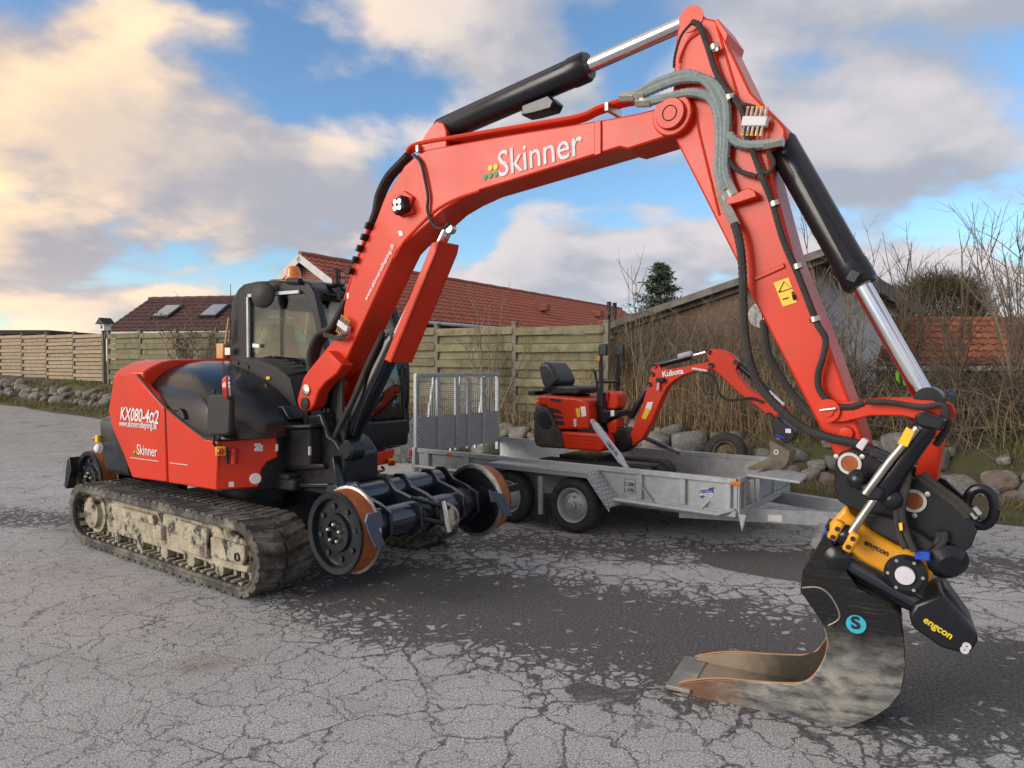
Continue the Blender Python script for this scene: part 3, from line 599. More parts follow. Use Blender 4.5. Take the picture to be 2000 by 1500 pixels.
SAPL = ['bare sapling beside the white shed wall, tallest of the scrub there', 'pale bare sapling standing just left of the orange roof end', 'bare sapling in front of the left end of the orange roof', 'tall dark bare sapling in front of the round tree', 'tall bare sapling set back between the round tree and its right neighbour', 'bare sapling low on the bank before the middle of the orange roof', 'pale bare sapling right of the round tree before the orange roof', 'bare sapling nearest the right edge of the picture', 'bare sapling far back beside the shed eave', 'bare sapling far back behind the round tree scrub, close to the orange roof', 'short bare sapling nearest the shed corner above the stones']
for i, (s, n, h_, k) in enumerate([(1.9, 1.3, 3.6, 4), (1.2, 1.9, 3.1, 4), (.5, 1.2, 3.0, 5), (-.2, 1.6, 3.6, 5), (-.7, 2.2, 3.5, 5), (-1.3, 1.2, 3.3, 5), (-1.8, 1.8, 3.0, 5), (-2.5, 1.4, 2.7, 4), (1.5, 3.2, 3.4, 4), (-.4, 3.4, 3.2, 5), (2.2, .9, 2.4, 4)]):
    bare_shrub('bare_sapling', SAPL[i], on_bank(s, n), k + 5, h_ * .95, .13, 30 + i, BARK if i % 3 else BARK2, 9, 4, .013, gr)
def twig_ball(name, label, base, c, R, n, seed, bark):
    r = random.Random(seed); rt = thing(name, label, 'tree', loc=base); tr, tw = MB(), MB()
    tr.tube(bend_path((0, 0, -.2), (0, 0, 1), c.z, r, 6, .06), [.22 - .02 * i for i in range(7)], 8)
    for k in range(n):
        d = V((r.gauss(0, 1), r.gauss(0, 1), r.gauss(.25, 1))).normalized(); rr = R * r.uniform(.62, 1.0) * (1 + .18 * mnoise.noise(d * 2)); p = c + V((d.x * rr * 1.12, d.y * rr, d.z * rr * .85))
        dd = d + V((r.uniform(-1, 1), r.uniform(-1, 1), r.uniform(-.6, 1))) * .8
        tw.tube(bend_path(p - dd.normalized() * R * .22, dd, R * r.uniform(.2, .42), r, 3, .25), [.014, .011, .008, .004], 3, caps=False)
    for k in range(14):
        d = V((r.gauss(0, 1), r.gauss(0, 1), r.gauss(.3, .6))).normalized(); tr.tube(bend_path((0, 0, c.z - R * .8), d, R * 1.2, r, 5, .15, .2), [.07, .05, .04, .03, .02, .01], 5)
    tr.build('trunk', bark, rt); tag(tw.build('crown', bark, rt, recalc=False), kind='stuff')
BTW = mat('brown_bud_twigs', (.115, .088, .045), .9, nscale=1.2, col2=(.07, .06, .03), nlo=.4, nhi=.6)
twig_ball('round_tree', 'round dense leafless tree behind the orange tile roof', (17.6, 29.5, .8), V((0, 0, 3.2)), 2.0, 5200, 50, BTW)
def conifer(label, base, H, R, seed):
    r = random.Random(seed); rt = thing('conifer_tree', label, 'tree', loc=base); MB().cyl((0, 0, -.2), (0, 0, H * .97), .12, .015, 8).build('trunk', BARK, rt); lm = MB()
    for k in range(170):
        t = r.random() ** .75; z = H * (.12 + .88 * t); a = r.random() * 6.28; l = R * (1.05 - t) * r.uniform(.55, 1.25) + .12
        d = V((math.cos(a), math.sin(a), r.uniform(-.15, .35))); pth = bend_path((0, 0, z), d, l, r, 5, .12, -.15); lm.tube(pth, [.012, .01, .008, .006, .004, .003], 3, caps=False)
        for p in pth[1:]:
            for q in range(9):
                x = V((r.uniform(-1, 1), r.uniform(-1, 1), r.uniform(-.9, .6))).normalized(); y = x.orthogonal().normalized(); s_ = r.uniform(.04, .10)
                lm.mesh([p, p + x * s_ + y * s_ * .3, p + x * s_ * 2.2, p + x * s_ - y * s_ * .3], [(0, 1, 2, 3)])
    tag(lm.build('crown', LEAF, rt, recalc=False, smooth=0), kind='stuff')
conifer('dark green conifer tree rising behind the shed roof', (5.0, 24, .9), 4.2, 1.75, 60)
def blades(name, label, mt, spots, cat):
    """spots: (point, height, width, lean)"""
    vs, fs = [], []
    for p, h, w, ln in spots:
        a = rnd.random() * 6.28; x = V((math.cos(a), math.sin(a), 0)) * w; b = rnd.random() * 6.28; q = V((math.cos(b) * ln, math.sin(b) * ln, 0)) * h; o = len(vs)
        vs += [p - x, p + x, p + q * .35 + V((0, 0, h * .55)) + x * .7, p + q * .35 + V((0, 0, h * .55)) - x * .7, p + q + V((0, 0, h * (1 - .25 * ln)))]
        fs += [(o, o + 1, o + 2, o + 3), (o + 3, o + 2, o + 4)]
    o = MB().mesh(vs, fs).build(name, mt, None, recalc=False, smooth=0); return tag(o, label, cat, kind='stuff')
def scatter(k, s0, s1, n0, n1, h, w, ln, dens=.0):
    out = []
    while len(out) < k:
        s, n = rnd.uniform(s0, s1), rnd.uniform(n0, n1)
        if dens and mnoise.noise(V((s * 1.3, n * 1.9, 9))) < dens - .5: continue
        out.append((on_bank(s, n) - V((0, 0, .015)), rnd.uniform(*h), w * rnd.uniform(.6, 1.3), rnd.uniform(*ln)))
    return out
blades('dry_reeds', 'tall dry straw coloured stalks in front of the shed wall', STRAW, scatter(1000, 2.0, 6.3, .55, 1.7, (.5, 1.45), .006, (.02, .3)) + scatter(500, -4, 2, .5, 2, (.4, 1.2), .006, (.05, .5)) + scatter(900, 2, 11, .4, .9, (.25, .7), .005, (.1, .6)), 'dry grass')
blades('verge_grass', 'short mixed green and straw grass on the verge', GRASS, scatter(22000, -5, 16, -1.15, .9, (.04, .16), .005, (.2, .9), .45) + scatter(9000, 14, 30, -1.1, .8, (.05, .2), .007, (.2, .9), .45), 'grass')
blades('dry_verge_grass', 'matted dry straw among the verge stones', STRAW, scatter(6000, -5, 13, -1.0, 1.2, (.05, .2), .004, (.4, 1.1), .5) + scatter(3500, 14, 28, -1.1, .8, (.06, .22), .006, (.3, 1), .5), 'grass')
def bramble(label, k, s0, s1, n0, n1, h, mt, seed):
    r = random.Random(seed); mb_ = MB()
    for i in range(k):
        p = on_bank(r.uniform(s0, s1), r.uniform(n0, n1)); a = r.random() * 6.28; l = r.uniform(.5, 1.7); hh = r.uniform(*h); d = V((math.cos(a), math.sin(a), 0)) * l
        P = cr([p, p + d * .25 + V((0, 0, hh * .8)), p + d * .6 + V((r.uniform(-.2, .2), r.uniform(-.2, .2), hh)), p + d + V((0, 0, hh * r.uniform(.1, .7)))], 4)
        mb_.tube(P, [.006 - .0045 * j / (len(P) - 1) for j in range(len(P))], 3, caps=False)
        for q in range(4):
            e = r.choice(P[2:]); mb_.tube(bend_path(e, (r.uniform(-1, 1), r.uniform(-1, 1), r.uniform(-.5, 1)), r.uniform(.12, .4), r, 3, .3), [.003, .0026, .002, .001], 3, caps=False)
    o = mb_.build('bramble_thicket', mt, None, recalc=False); tag(o, label, 'brambles', kind='stuff')
bramble('tangled leafless bramble thicket below the orange roof', 1500, -4.6, 2.4, .45, 3.4, (.3, 1.0), BARK, 70)
bramble('leafless climbers and scrub against the pebble dash shed wall', 420, 2.3, 6.2, 1.25, 1.7, (.8, 2.0), BARK2, 72)
bramble('loose pale bramble stems over the verge stones', 420, -4.5, 8, .3, 1.5, (.2, .8), BARK2, 71)
# gravel heap
gv = MB(); r = random.Random(4); GC = xy(8.8, -.75); GC = V((GC.x, GC.y, z0(8.8)))
GRAV = mat('dark_gravel', (.075, .075, .08), .85, nscale=18, col2=(.17, .165, .165), nlo=.4, nhi=.65)
gv.loft([[V((math.cos(2 * math.pi * i / 30) * q, math.sin(2 * math.pi * i / 30) * q * .8, z + .05 * mnoise.noise(V((i, z * 9, 0)))) ) for i in range(30)] for q, z in ((1.5, -.03), (1.15, .2), (.7, .46), (.3, .62), (.02, .66))], caps=False)
for k in range(3800):
    a, q = r.random() * 6.28, math.sqrt(r.random()) * 1.52; z = max(0, .68 * (1 - q / 1.5)) ; s_ = r.uniform(.012, .03); p = V((math.cos(a) * q, math.sin(a) * q * .8, z + .0))
    x = [V((r.uniform(-1, 1), r.uniform(-1, 1), r.uniform(-.6, 1))).normalized() * s_ for _ in range(4)]; gv.mesh([p + t for t in x], [(0, 1, 2), (0, 2, 3), (0, 3, 1), (1, 3, 2)])
go = gv.build('gravel_heap', GRAV, None, smooth=0, recalc=False); go.location = GC; go.scale = (.62, .62, 1.25); tag(go, 'heap of dark gravel behind the trailer ramp', 'gravel', kind='stuff')
# odds and ends caught in the brambles
HIV = mat('lime_plastic', (.30, .75, .02), .6, nscale=30, col2=(.2, .55, .02)); LIMY = mat('lime_yellow_board', (.50, .58, .03), .5); BTP = mat('blue_sheet', (.06, .2, .6), .6)
def at_n(px, py, n): r_ = ray(px, py); t = (V((BA.x, BA.y, 0)) + V((BN.x, BN.y, 0)) * n - EYE).dot(V((*BN, 0))) / r_.dot(V((*BN, 0))); return EYE + r_ * t
for i, (px, py, w, h_, lb) in enumerate([(1754, 738, .045, .21, 'taller lime green plastic strip hanging in the brambles'), (1772, 750, .075, .13, 'shorter wide lime green plastic strip hanging in the brambles')]):
    P = at_n(px, py, 1.1); m_ = MB(); rr = random.Random(i)
    for k in range(5): m_.box(V((rr.uniform(-w, w) * .5, rr.uniform(-.02, .02), rr.uniform(-h_, h_) * .3)), (w * .5, .012, h_ * .55), Matrix.Rotation(rr.uniform(-.4, .4), 3, 'Y'))
    o = m_.build('plastic_strip', HIV, None); o.location = P; tag(o, lb, 'plastic')
P0, P1 = at_n(1925, 826, 1.3), at_n(2015, 832, 1.3); o = MB().bar((0, 0, 0), P1 - P0, .05, .10).build('lime_board', LIMY, None, .008); o.location = P0; tag(o, 'lime yellow barrier board lying in the scrub', 'board')
P = at_n(1868, 772, 1.2); m_ = MB()
for k in range(6): m_.box(V((rnd.uniform(-.16, .16), rnd.uniform(-.05, .05), rnd.uniform(-.06, .06))), (.09, .03, .06), Matrix.Rotation(rnd.uniform(-1, 1), 3, 'Y'))
o = m_.build('blue_sheet', BTP, None); o.location = P; tag(o, 'scraps of blue plastic sheet in the brambles', 'plastic')

# loose grit and litter on the asphalt
lg = MB(); r = random.Random(21)
while len(lg.v) < 4 * 2600:
    x, y = r.uniform(-4.5, 4.5), r.uniform(2.2, 9); 
    if mnoise.noise(V((x * .9, y * .9, 4))) < r.uniform(-.25, .35): continue
    s_ = r.choice((.003, .004, .006, .009)) * r.uniform(.7, 1.3); p = V((x, y, z0(sn(x, y)[0]) + s_ * .4)); t = [V((r.uniform(-1, 1), r.uniform(-1, 1), r.uniform(-.5, .8))).normalized() * s_ for _ in range(4)]
    lg.mesh([p + q for q in t], [(0, 1, 2), (0, 2, 3), (0, 3, 1), (1, 3, 2)])
tag(lg.build('loose_grit', mat('pale_grit', (.24, .23, .215), .9, nscale=40, col2=(.08, .075, .07), nlo=.42, nhi=.58), None, smooth=0, recalc=False), 'loose grit strewn over the worn asphalt', 'grit', kind='stuff')

# ================================================================ LARGE EXCAVATOR
E = Fr(-2.26, 6.72, 0, 36.8)
EX = thing('crawler_excavator', 'large orange red road rail excavator with raised boom on muddy rubber tracks', 'excavator', E)
NR = V((0, -1, 0))                                  # towards the viewer's side of the machine
def disc(fr, px, py, v, r, t=.01, n=20): p = fr.on(px, py, v); return MB().cyl(p + V((0, t / 2, 0)), p - V((0, t / 2, 0)), r, n=n)
# ---- tracks
LUG = MB().prism([(-.05, -.225, 0), (.05, -.225, 0), (.034, -.225, .026), (-.034, -.225, .026)], (.05, .215, 0))
LUG.prism([(-.05, .225, 0), (.05, .225, 0), (.034, .225, .026), (-.034, .225, .026)], (.05, -.215, 0)); LUGM = LUG.data('track_lug')
def track(y, name='rubber_track'):
    cr_, cf, r = V((-1.47, 0, .30)), V((1.13, 0, .295)), .262
    loop = []
    def arc(c, a0, a1, rr, n):
        return [V((c.x + math.cos(a0 + (a1 - a0) * i / n) * rr, 0, c.z + math.sin(a0 + (a1 - a0) * i / n) * rr)) for i in range(n + 1)]
    def run(rr, sag=.0):
        top = [V((cf.x + (cr_.x - cf.x) * i / 14, 0, cf.z + rr + (cr_.z - cf.z) * i / 14 - sag * math.sin(math.pi * i / 14))) for i in range(1, 14)]
        bot = [V((cr_.x + (cf.x - cr_.x) * i / 14, 0, cf.z - rr)) for i in range(1, 14)]
        a = arc(cf, -math.pi / 2, math.pi / 2, rr, 14) + top + arc(cr_, math.pi / 2, math.pi * 1.5, rr, 14) + bot
        return a
    o_, i_ = run(r), run(r - .038); n = len(o_); mb = MB(); w = .225
    vs = []
    for a, b in zip(o_, i_): vs += [a + V((0, y - w, 0)), a + V((0, y + w, 0)), b + V((0, y + w, 0)), b + V((0, y - w, 0))]
    fs = []
    for k in range(n):
        j = (k + 1) % n
        for q in range(4): fs.append((k * 4 + q, j * 4 + q, j * 4 + (q + 1) % 4, k * 4 + (q + 1) % 4))
    tr = mb.mesh(vs, fs).build(name, MUDR, EX)
    # raised edge bead on both rims
    bead = MB()
    for e in (-1, 1): P = [p + V((0, y + e * (w - .012), 0)) for p in run(r - .040)]; bead.tube(P + [P[0]], .020, 6, caps=False)
    bead.build('track_rim', MUDR, tr)
    # lengths along the loop for lugs and inner guide bars
    L = [0]
    for k in range(n): L.append(L[-1] + (o_[(k + 1) % n] - o_[k]).length)
    def at(d):
        d %= L[-1]; k = max(i for i in range(n) if L[i] <= d); t = (d - L[k]) / max(L[k + 1] - L[k], 1e-6); a, b = o_[k], o_[(k + 1) % n]; tg = (b - a).normalized(); return a.lerp(b, t), tg
    m = 64
    for k in range(m):
        p, tg = at(k * L[-1] / m); nn = V((tg.z, 0, -tg.x)); R = Matrix((-tg, V((0, 1, 0)), nn)).transposed()
        if R.determinant() < 0: R = Matrix((tg, V((0, 1, 0)), nn)).transposed()
        put('track_lug', LUGM, MUDR, tr, p + V((0, y, 0)) - nn * .004, R.to_euler())
    gb = MB()
    for k in range(m):
        p, tg = at((k + .5) * L[-1] / m); nn = V((tg.z, 0, -tg.x)); c = p - nn * .052 + V((0, y, 0))
        R = Matrix((tg, V((0, 1, 0)), tg.cross(V((0, 1, 0))))).transposed()
        gb.box(c, (.045, .34, .022), R); gb.box(c - nn * .025 + V((0, -.06, 0)), (.04, .035, .05), R); gb.box(c - nn * .025 + V((0, .06, 0)), (.04, .035, .05), R)
    tag(gb.build('guide_bars', MUD, tr), kind='stuff')
    fr = MB(); s = -1 if y < 0 else 1; yo = y + s * .145
    fr.prism([(-1.18, yo, .47), (-1.05, yo, .505), (.86, yo, .475), (1.10, yo, .40), (1.20, yo, .30), (1.12, yo, .17), (.62, yo, .15), (.58, yo, .165), (-1.12, yo, .165)], (0, -s * .27, 0))
    f = fr.build('roller_frame', MUD, tr, .012)
    ys = yo + s * .012
    MB().prism([(.20, yo + s * .001, .455), (.64, yo + s * .001, .44), (.64, yo + s * .001, .205), (.20, yo + s * .001, .215)], (0, s * .035, 0)).build('clay_cover_plate', MUD, f, .01)
    for c_, d_ in (((-.5, ys, .40), (.62, .05, .08)), ((-.12, ys, .31), (.14, .06, .12)), ((.92, ys, .31), (.46, .04, .15))): MB().box(c_, d_).build('clay_cover_plate', MUD, f, .01)
    MB().lathe((1.06, ys + s * .025, .29), (0, s, 0), [(.001, -.02), (.02, -.02), (.022, .004), (.034, .004), (.034, -.02)]).build('frame_hole', BPR, f)
    for k in range(5): MB().lathe((-.92 + k * .42, y - .15, .137), (0, 1, 0), [(.001, 0), (.03, 0), (.058, .005), (.058, .08), (.04, .1), (.04, .20), (.058, .22), (.058, .29), (.001, .30)], 18).build('track_roller', MUD, tr)
    MB().lathe((-1.46, y - .16, .30), (0, 1, 0), [(.0, 0), (.10, 0), (.145, .012), (.15, .05), (.20, .06), (.20, .26), (.15, .27), (.15, .31), (.10, .32), (0, .32)], 26).build('drive_sprocket', MUD, tr)
    MB().lathe((1.12, y - .09, .295), (0, 1, 0), [(.04, 0), (.16, .0), (.20, .03), (.20, .15), (.16, .18), (.04, .18)], 26).build('idler_wheel', MUD, tr)
track(-.875); track(.875)
ub = MB(); ub.box((0, 0, .40), (1.5, 1.3, .26)); ub.prism([(-.7, -.75, .30), (.7, -.75, .30), (.5, -.4, .52), (-.5, -.4, .52)], (0, 1.5, 0)); ub.cyl((0, 0, .5), (0, 0, .72), .52, n=36)
ub.build('undercarriage_frame', BLK, EX, .01)
# ---- upper structure: skirt panels
def plane_slab(pts, a, b, depth):
    P = [E.onp(x, y, a, b) for x, y in pts]; d = V((b[0] - a[0], -(b[1] - a[1]), 0)).normalized(); nn = V((d.y, -d.x, 0));
    if nn.y > 0: nn = -nn
    return MB().prism(P, -nn * depth), nn
pa = [(222, 738), (228, 730), (264, 733), (320, 795), (326, 942), (258, 933), (243, 892), (220, 838), (211, 802)]
A_ = slab(E, pa, 1.0, .93).build('rear_side_panel', RED, EX, .012)
pb = [(323, 797), (400, 857), (425, 862), (423, 958), (328.5, 943)]
slab(E, pb, 1.0, .93).build('front_side_panel', RED, EX, .012)
CA, CB = (.70, 1.0), (.93, .58)
ca, cn = plane_slab([(425, 862), (541, 852), (543, 893), (522, 903), (512, 916), (505, 952), (423, 958)], CA, CB, .06)
CH = ca.build('corner_panel', RED, EX, .012)
# inner block so nothing is hollow
ib = MB(); ib.prism([(-.95, -.94, .72), (.66, -.94, .72), (.86, -.56, .72), (.86, -.08, .72), (.56, -.02, .72), (.56, .9, .72), (-1.2, .9, .72), (-1.35, .5, .72), (-1.35, -.5, .72)], (0, 0, .42)); ib.build('engine_bay_shell', BLK, EX)
# rear hood, red, with sloping shoulder
prof = [(1.0, 1.15), (1.0, 1.61), (.97, 1.655), (.90, 1.70), (.80, 1.745), (.70, 1.765), (.3, 1.775), (-.06, 1.775), (-.08, 1.15)]
def xo(z, v): return -1.04 - .05 * max(0, min(1, (1.61 - z) / .4)) + .10 * max(0, (z - 1.60) / .17)
rings = []
for t in (0, .12, 1):
    r_ = []
    for v, z in prof:
        back = xo(z, v) - (.32 * (1 - abs(v)) if t == 0 else 0); front = -.50 - .0 * v
        x = back if t < .5 else front
        if t == .12: x = xo(z, v) + .02
        r_.append(V((x, -(v if z < 1.7 or t else v), z)))
    rings.append(r_)
# keep the side panel proud of the hood flank
for r_ in rings:
    for p in r_:
        if p.y < -.97: p.y = -.972
MB().loft(rings).build('rear_hood', RED, EX, .015)
grl = MB()
for k in range(9): grl.bar((-1.075 - .01 * k * 0, -.955, 1.18 + k * .05), (-1.33, -.42, 1.18 + k * .05), .012, .018)
grl.build('rear_grille', BLK, EX)
# counterweight
cw = [(-.80, .985), (-1.30, .985), (-1.42, .94), (-1.55, .78), (-1.70, .42), (-1.75, 0), (-1.70, -.42), (-1.55, -.78), (-1.30, -.985), (-.80, -.985)]
rg = []
for z, k in ((.70, .93), (.74, .97), (.95, 1.0), (1.17, 1.0), (1.205, .985), (1.225, .955)): rg.append([V((x * (k if x < -1.2 else 1) , -v * (k if abs(v) < .98 else (k + 1) / 2), z)) for x, v in cw])
MB().loft(rg).build('counterweight', BLK, EX, .01)
# engine hood dome (black gloss)
lv = [(1.14, .99, .96, .60), (1.16, .992, .95, .60), (1.30, .985, .80, .60), (1.42, .96, .64, .58), (1.52, .915, .47, .56), (1.61, .84, .24, .52), (1.68, .74, 0, .47), (1.725, .62, -.22, .42), (1.755, .48, -.40, .36)]
rg = []
for z, vs_, uf, vc in lv:
    t = (z - 1.14) / .61; ub_ = -.55; ue = uf - .24 * (1 - .3 * t); r_ = []
    for x in (ub_, (ub_ + ue) / 2, ue): r_.append((x, vs_))
    for k in range(1, 8):
        a = k / 8 * math.pi / 2; r_.append((ue + (uf - ue) * math.sin(a), vc + (vs_ - vc) * math.cos(a)))
    for v in (vc, .2, .0): r_.append((uf, v))
    r_.append((ub_, .0)); rg.append([V((x, -v, z)) for x, v in r_])
MB().loft(rg).build('engine_hood', BLKG, EX, 0, smooth=50)
MB().tube(cr([E.on(268, 731, .985), E.on(320, 793, .992), E.on(398, 855, .995)], 6) + cr([E.on(424, 860, .995), E.onp(480, 857, CA, CB), E.onp(541, 851, CA, CB)], 4), .009, 6).build('hood_seal', BPR, EX)
MB().tube(cr([E.on(343, 801, 1.0), E.on(350, 800, 1.0), E.on(357, 808, 1.0), E.on(361, 818, 1.0)], 4), .016, 6).build('hood_handle', BPR, EX)
# air intake cowl with louvres, in front of the cab
cv = .12
cw_ = MB(); prc = [(445, 722), (452, 704), (468, 698), (505, 702), (540, 716), (562, 735), (566, 742), (582, 800), (520, 800), (500, 770)]
cw_.prism([E.on(x, y, .30) for x, y in prc], (0, .34, 0)); CW = cw_.build('air_intake_cowl', PLAS, EX, .02)
for k in range(7):
    t = k / 6; p0 = E.on(470 + 82 * t, 699 + 24 * t * t + 3 * t, .30); MB().bar(p0 + V((0, .33, .012)), p0 + V((.0, -.0, .016)) + V((.06, 0, -.05)), .016, .02).build('louvre', BLK, CW)
for q in (0, 1): MB().box(E.on(461 + q * 20, 707 + q * 7, .305), (.085, .012, .035), Matrix.Rotation(rad(20), 3, 'Y')).build('slot', BPR, CW)
slab(E, [(524, 740), (566, 738), (585, 815), (540, 812)], .302, .295).build('mesh_screen', BPR, EX)
slab(E, [(519, 736), (526, 735), (527, 740), (521, 742)], .312, .306).build('sticker', YST, EX)
# ---- cab
cp = [(-.80, 1.0), (-.80, 1.82), (-.765, 2.10), (-.70, 2.36), (-.63, 2.46), (-.50, 2.515), (-.3, 2.525), (.38, 2.495), (.52, 2.455), (.60, 2.36), (.69, 2.10), (.76, 1.70), (.79, 1.0)]
VN, VF = .02, 1.02                                   # right and left walls (metres left of the middle)
cab = MB(); op = [(-.44, 1.28), (-.44, 2.36), (-.41, 2.41), (.38, 2.40), (.49, 2.34), (.595, 2.10), (.68, 1.70), (.70, 1.28)]
def ring_plate(mb, outer, inner, y, t):              # plate with an opening, between two outlines of equal count after resampling
    def rs(P, n):
        P = [V((a, 0, b)) for a, b in P]; L = [0]
        for i in range(len(P)): L.append(L[-1] + (P[(i + 1) % len(P)] - P[i]).length)
        out = []
        for k in range(n):
            d = k * L[-1] / n; i = max(j for j in range(len(P)) if L[j] <= d); out.append(P[i].lerp(P[(i + 1) % len(P)], (d - L[i]) / (L[i + 1] - L[i])))
        return out
    o, i = rs(outer, 60), rs(inner, 60); n = 60
    vs = [p + V((0, y, 0)) for p in o] + [p + V((0, y, 0)) for p in i] + [p + V((0, y + t, 0)) for p in o] + [p + V((0, y + t, 0)) for p in i]
    fs = []
    for k in range(n):
        j = (k + 1) % n; fs += [(k, j, n + j, n + k), (2 * n + k, 3 * n + k, 3 * n + j, 2 * n + j), (k, 2 * n + k, 2 * n + j, j), (n + k, n + j, 3 * n + j, 3 * n + k)]
    mb.mesh(vs, fs)
ring_plate(cab, cp, op, VN, .07); ring_plate(cab, cp, op, VF - .07, .07)
CABO = cab.build('cab_frame', BLK, EX, .012)
roof = MB(); rp = [p for p in cp if p[1] > 2.3]; roof.prism([V((x, VN + .005, z + .004)) for x, z in rp] + [V((x * .97, VN + .005, z - .07)) for x, z in reversed(rp)], (0, VF - VN - .01, 0)); roof.build('cab_roof', BLK, EX, .02)
fl = MB(); fl.box((-.0, .52, .98), (1.52, .95, .1)); fl.box((-.77, .52, 1.4), (.05, .9, .9)); fl.build('cab_floor', BLK, EX)
for y0 in (VN + .02, VF - .05): MB().prism([V((x, y0, z)) for x, z in op], (0, .008, 0)).build('side_window', GLS, EX)
MB().prism([V((.52, VN + .08, 2.40)), V((.68, VN + .08, 2.05)), V((.76, VN + .08, 1.55)), V((.775, VN + .08, 1.2))] + [V((.765, VN + .08, 1.2)), V((.75, VN + .08, 1.55)), V((.67, VN + .08, 2.05)), V((.51, VN + .08, 2.40))], (0, VF - VN - .16, 0)).build('windscreen', GLS, EX)
MB().prism([V((-.785, VN + .1, 1.9)), V((-.715, VN + .1, 2.33)), V((-.707, VN + .1, 2.33)), V((-.777, VN + .1, 1.9))], (0, VF - VN - .2, 0)).build('rear_window', GLS, EX)
MB().box((-.425, VN - .004, 1.83), (.03, .02, 1.1)).build('window_trim', GALV, EX); MB().bar((-.42, VN - .004, 2.395), (.39, VN - .004, 2.385), .02, .03).build('window_trim', GALV, EX)
MB().box((.08, VN + .035, 1.84), (.045, .03, 1.10)).build('sliding_window_bar', BLK, EX)
slab(E, [(493, 671), (506, 672), (506, 679), (493, 678)], -.012, -.02).build('sticker', WHT, EX)
# seat under its clear plastic cover, levers
st = MB(); st.box((-.25, .52, 1.30), (.55, .52, .16)); st.box((-.52, .52, 1.66), (.16, .5, .62), Matrix.Rotation(rad(-12), 3, 'Y')); st.box((-.60, .52, 2.05), (.10, .28, .2), Matrix.Rotation(rad(-12), 3, 'Y'))
st.box((-.2, .2, 1.45), (.5, .1, .12)); st.box((-.2, .84, 1.45), (.5, .1, .12)); ST = st.build('operator_seat', SEATM, EX, .04, seg=3)
r9 = random.Random(2); cvm = MB(); rgs = []
for z, wx, wy, cx in ((1.16, .40, .42, -.2), (1.4, .40, .44, -.24), (1.55, .30, .40, -.36), (1.85, .20, .34, -.5), (2.05, .16, .24, -.57), (2.2, .13, .2, -.6), (2.22, .05, .08, -.6)):
    rgs.append([V((cx + math.cos(a) * wx * (1 + .07 * r9.uniform(-1, 1)), .52 + math.sin(a) * wy * (1 + .07 * r9.uniform(-1, 1)), z)) for a in [2 * math.pi * i / 30 for i in range(30)]])
cvm.loft(rgs).build('seat_cover', FILM, ST, smooth=0)
for y in (.25, .78): MB().tube(cr([V((.08, y, 1.4)), V((.12, y, 1.55)), V((.16, y, 1.68))], 4), [.018] * 4 + [.03] * 5, 8).build('joystick', PLAS, EX)
MB().tube(cr([V((.42, .35, 1.05)), V((.45, .36, 1.5)), V((.35, .36, 1.75))], 4), .03, 8).build('display_post', PLAS, EX)
# roof fittings
p = E.on(573, 543, -.5); MB().lathe(p - V((0, 0, .03)), (0, 0, 1), [(.085, 0), (.085, .03), (.075, .04), (.07, .10), (.05, .145), (.0, .16)]).build('warning_beacon', AMB, EX)
wl = E.on(661, 543, -.25); WL = MB().box(wl, (.06, .16, .15), Matrix.Rotation(rad(25), 3, 'Z')).build('work_light', PLAS, EX, .012); 
for a_ in (-.035, .035):
    for b_ in (-.03, .03): MB().cyl(wl + V((.03, a_ - .02, b_)), wl + V((.045, a_ - .028, b_)), .025, n=10).build('lamp_lens', CHR, WL)
rl = MB(); rl.tube(cr([E.on(600, 552, -.1), E.on(630, 556, -.2), E.on(662, 562, -.3), E.on(680, 572, -.4)], 4), .018, 6); rl.tube(cr([E.on(608, 560, -.05), E.on(640, 575, -.15), E.on(668, 578, -.3)], 4), .014, 6); rl.tube([wl - V((0, 0, .08)), wl - V((0, 0, .2))], .02, 6)
rl.build('roof_rail', BLK, EX)
MB().tube([E.on(450, 665, .02), E.on(450.5, 555, .02)], [.006, .003], 6).build('antenna', PLAS, EX)
MB().tube([E.on(440, 672, .03), E.on(447, 622, .03)], .014, 6).build('wooden_rod', mat('ash_wood', (.55, .36, .16), .7), EX)
mr = E.on(515, 576, .06); MR = MB().lathe(mr, (.35, -1, .05), [(.0, -.02), (.10, -.015), (.125, .0), (.125, .02), (.10, .035), (0, .045)]).build('round_mirror', PLAS, EX)
MB().tube(cr([mr, E.on(522, 560, .06), E.on(524, 550, .05), E.on(545, 547, .02), E.on(590, 552, -.03)], 5), .010, 6).build('mirror_arm', BLK, MR)
MB().cyl(E.on(563, 549, -.0), E.on(587, 550, -.0), .03).build('wiper_motor', PLAS, EX)
# ---- hood-side mirror on its stalk
P = [E.onp(x, y, CA, CB) + V((0, -.05, 0)) for x, y in ((455, 905), (455, 885), (450, 874), (431, 868), (430, 848), (430, 780), (430, 760))]
MM = MB().tube(cr(P, 4), .0115, 8).build('mirror_stalk', BPR, EX)
mm = MB().prism([E.on(x, y, 1.06) for x, y in ((403, 775), (408, 771), (444, 768), (449, 773), (448, 846), (443, 851), (408, 852), (403, 846))], (0, .05, 0)); mm.build('mirror_housing', BPR, MM, .02)
pm_ = E.on(447, 757, 1.06); MB().lathe(pm_, (.55, .83, .05), [(0, -.03), (.06, -.025), (.085, 0), (.085, .012), (0, .018)]).build('convex_mirror', CHR, MM)
MB().lathe(pm_ - V((.55, .83, .05)) * .012, (.55, .83, .05), [(0, -.035), (.065, -.03), (.09, -.004), (.09, .008)]).build('mirror_back', RLENS, MM)
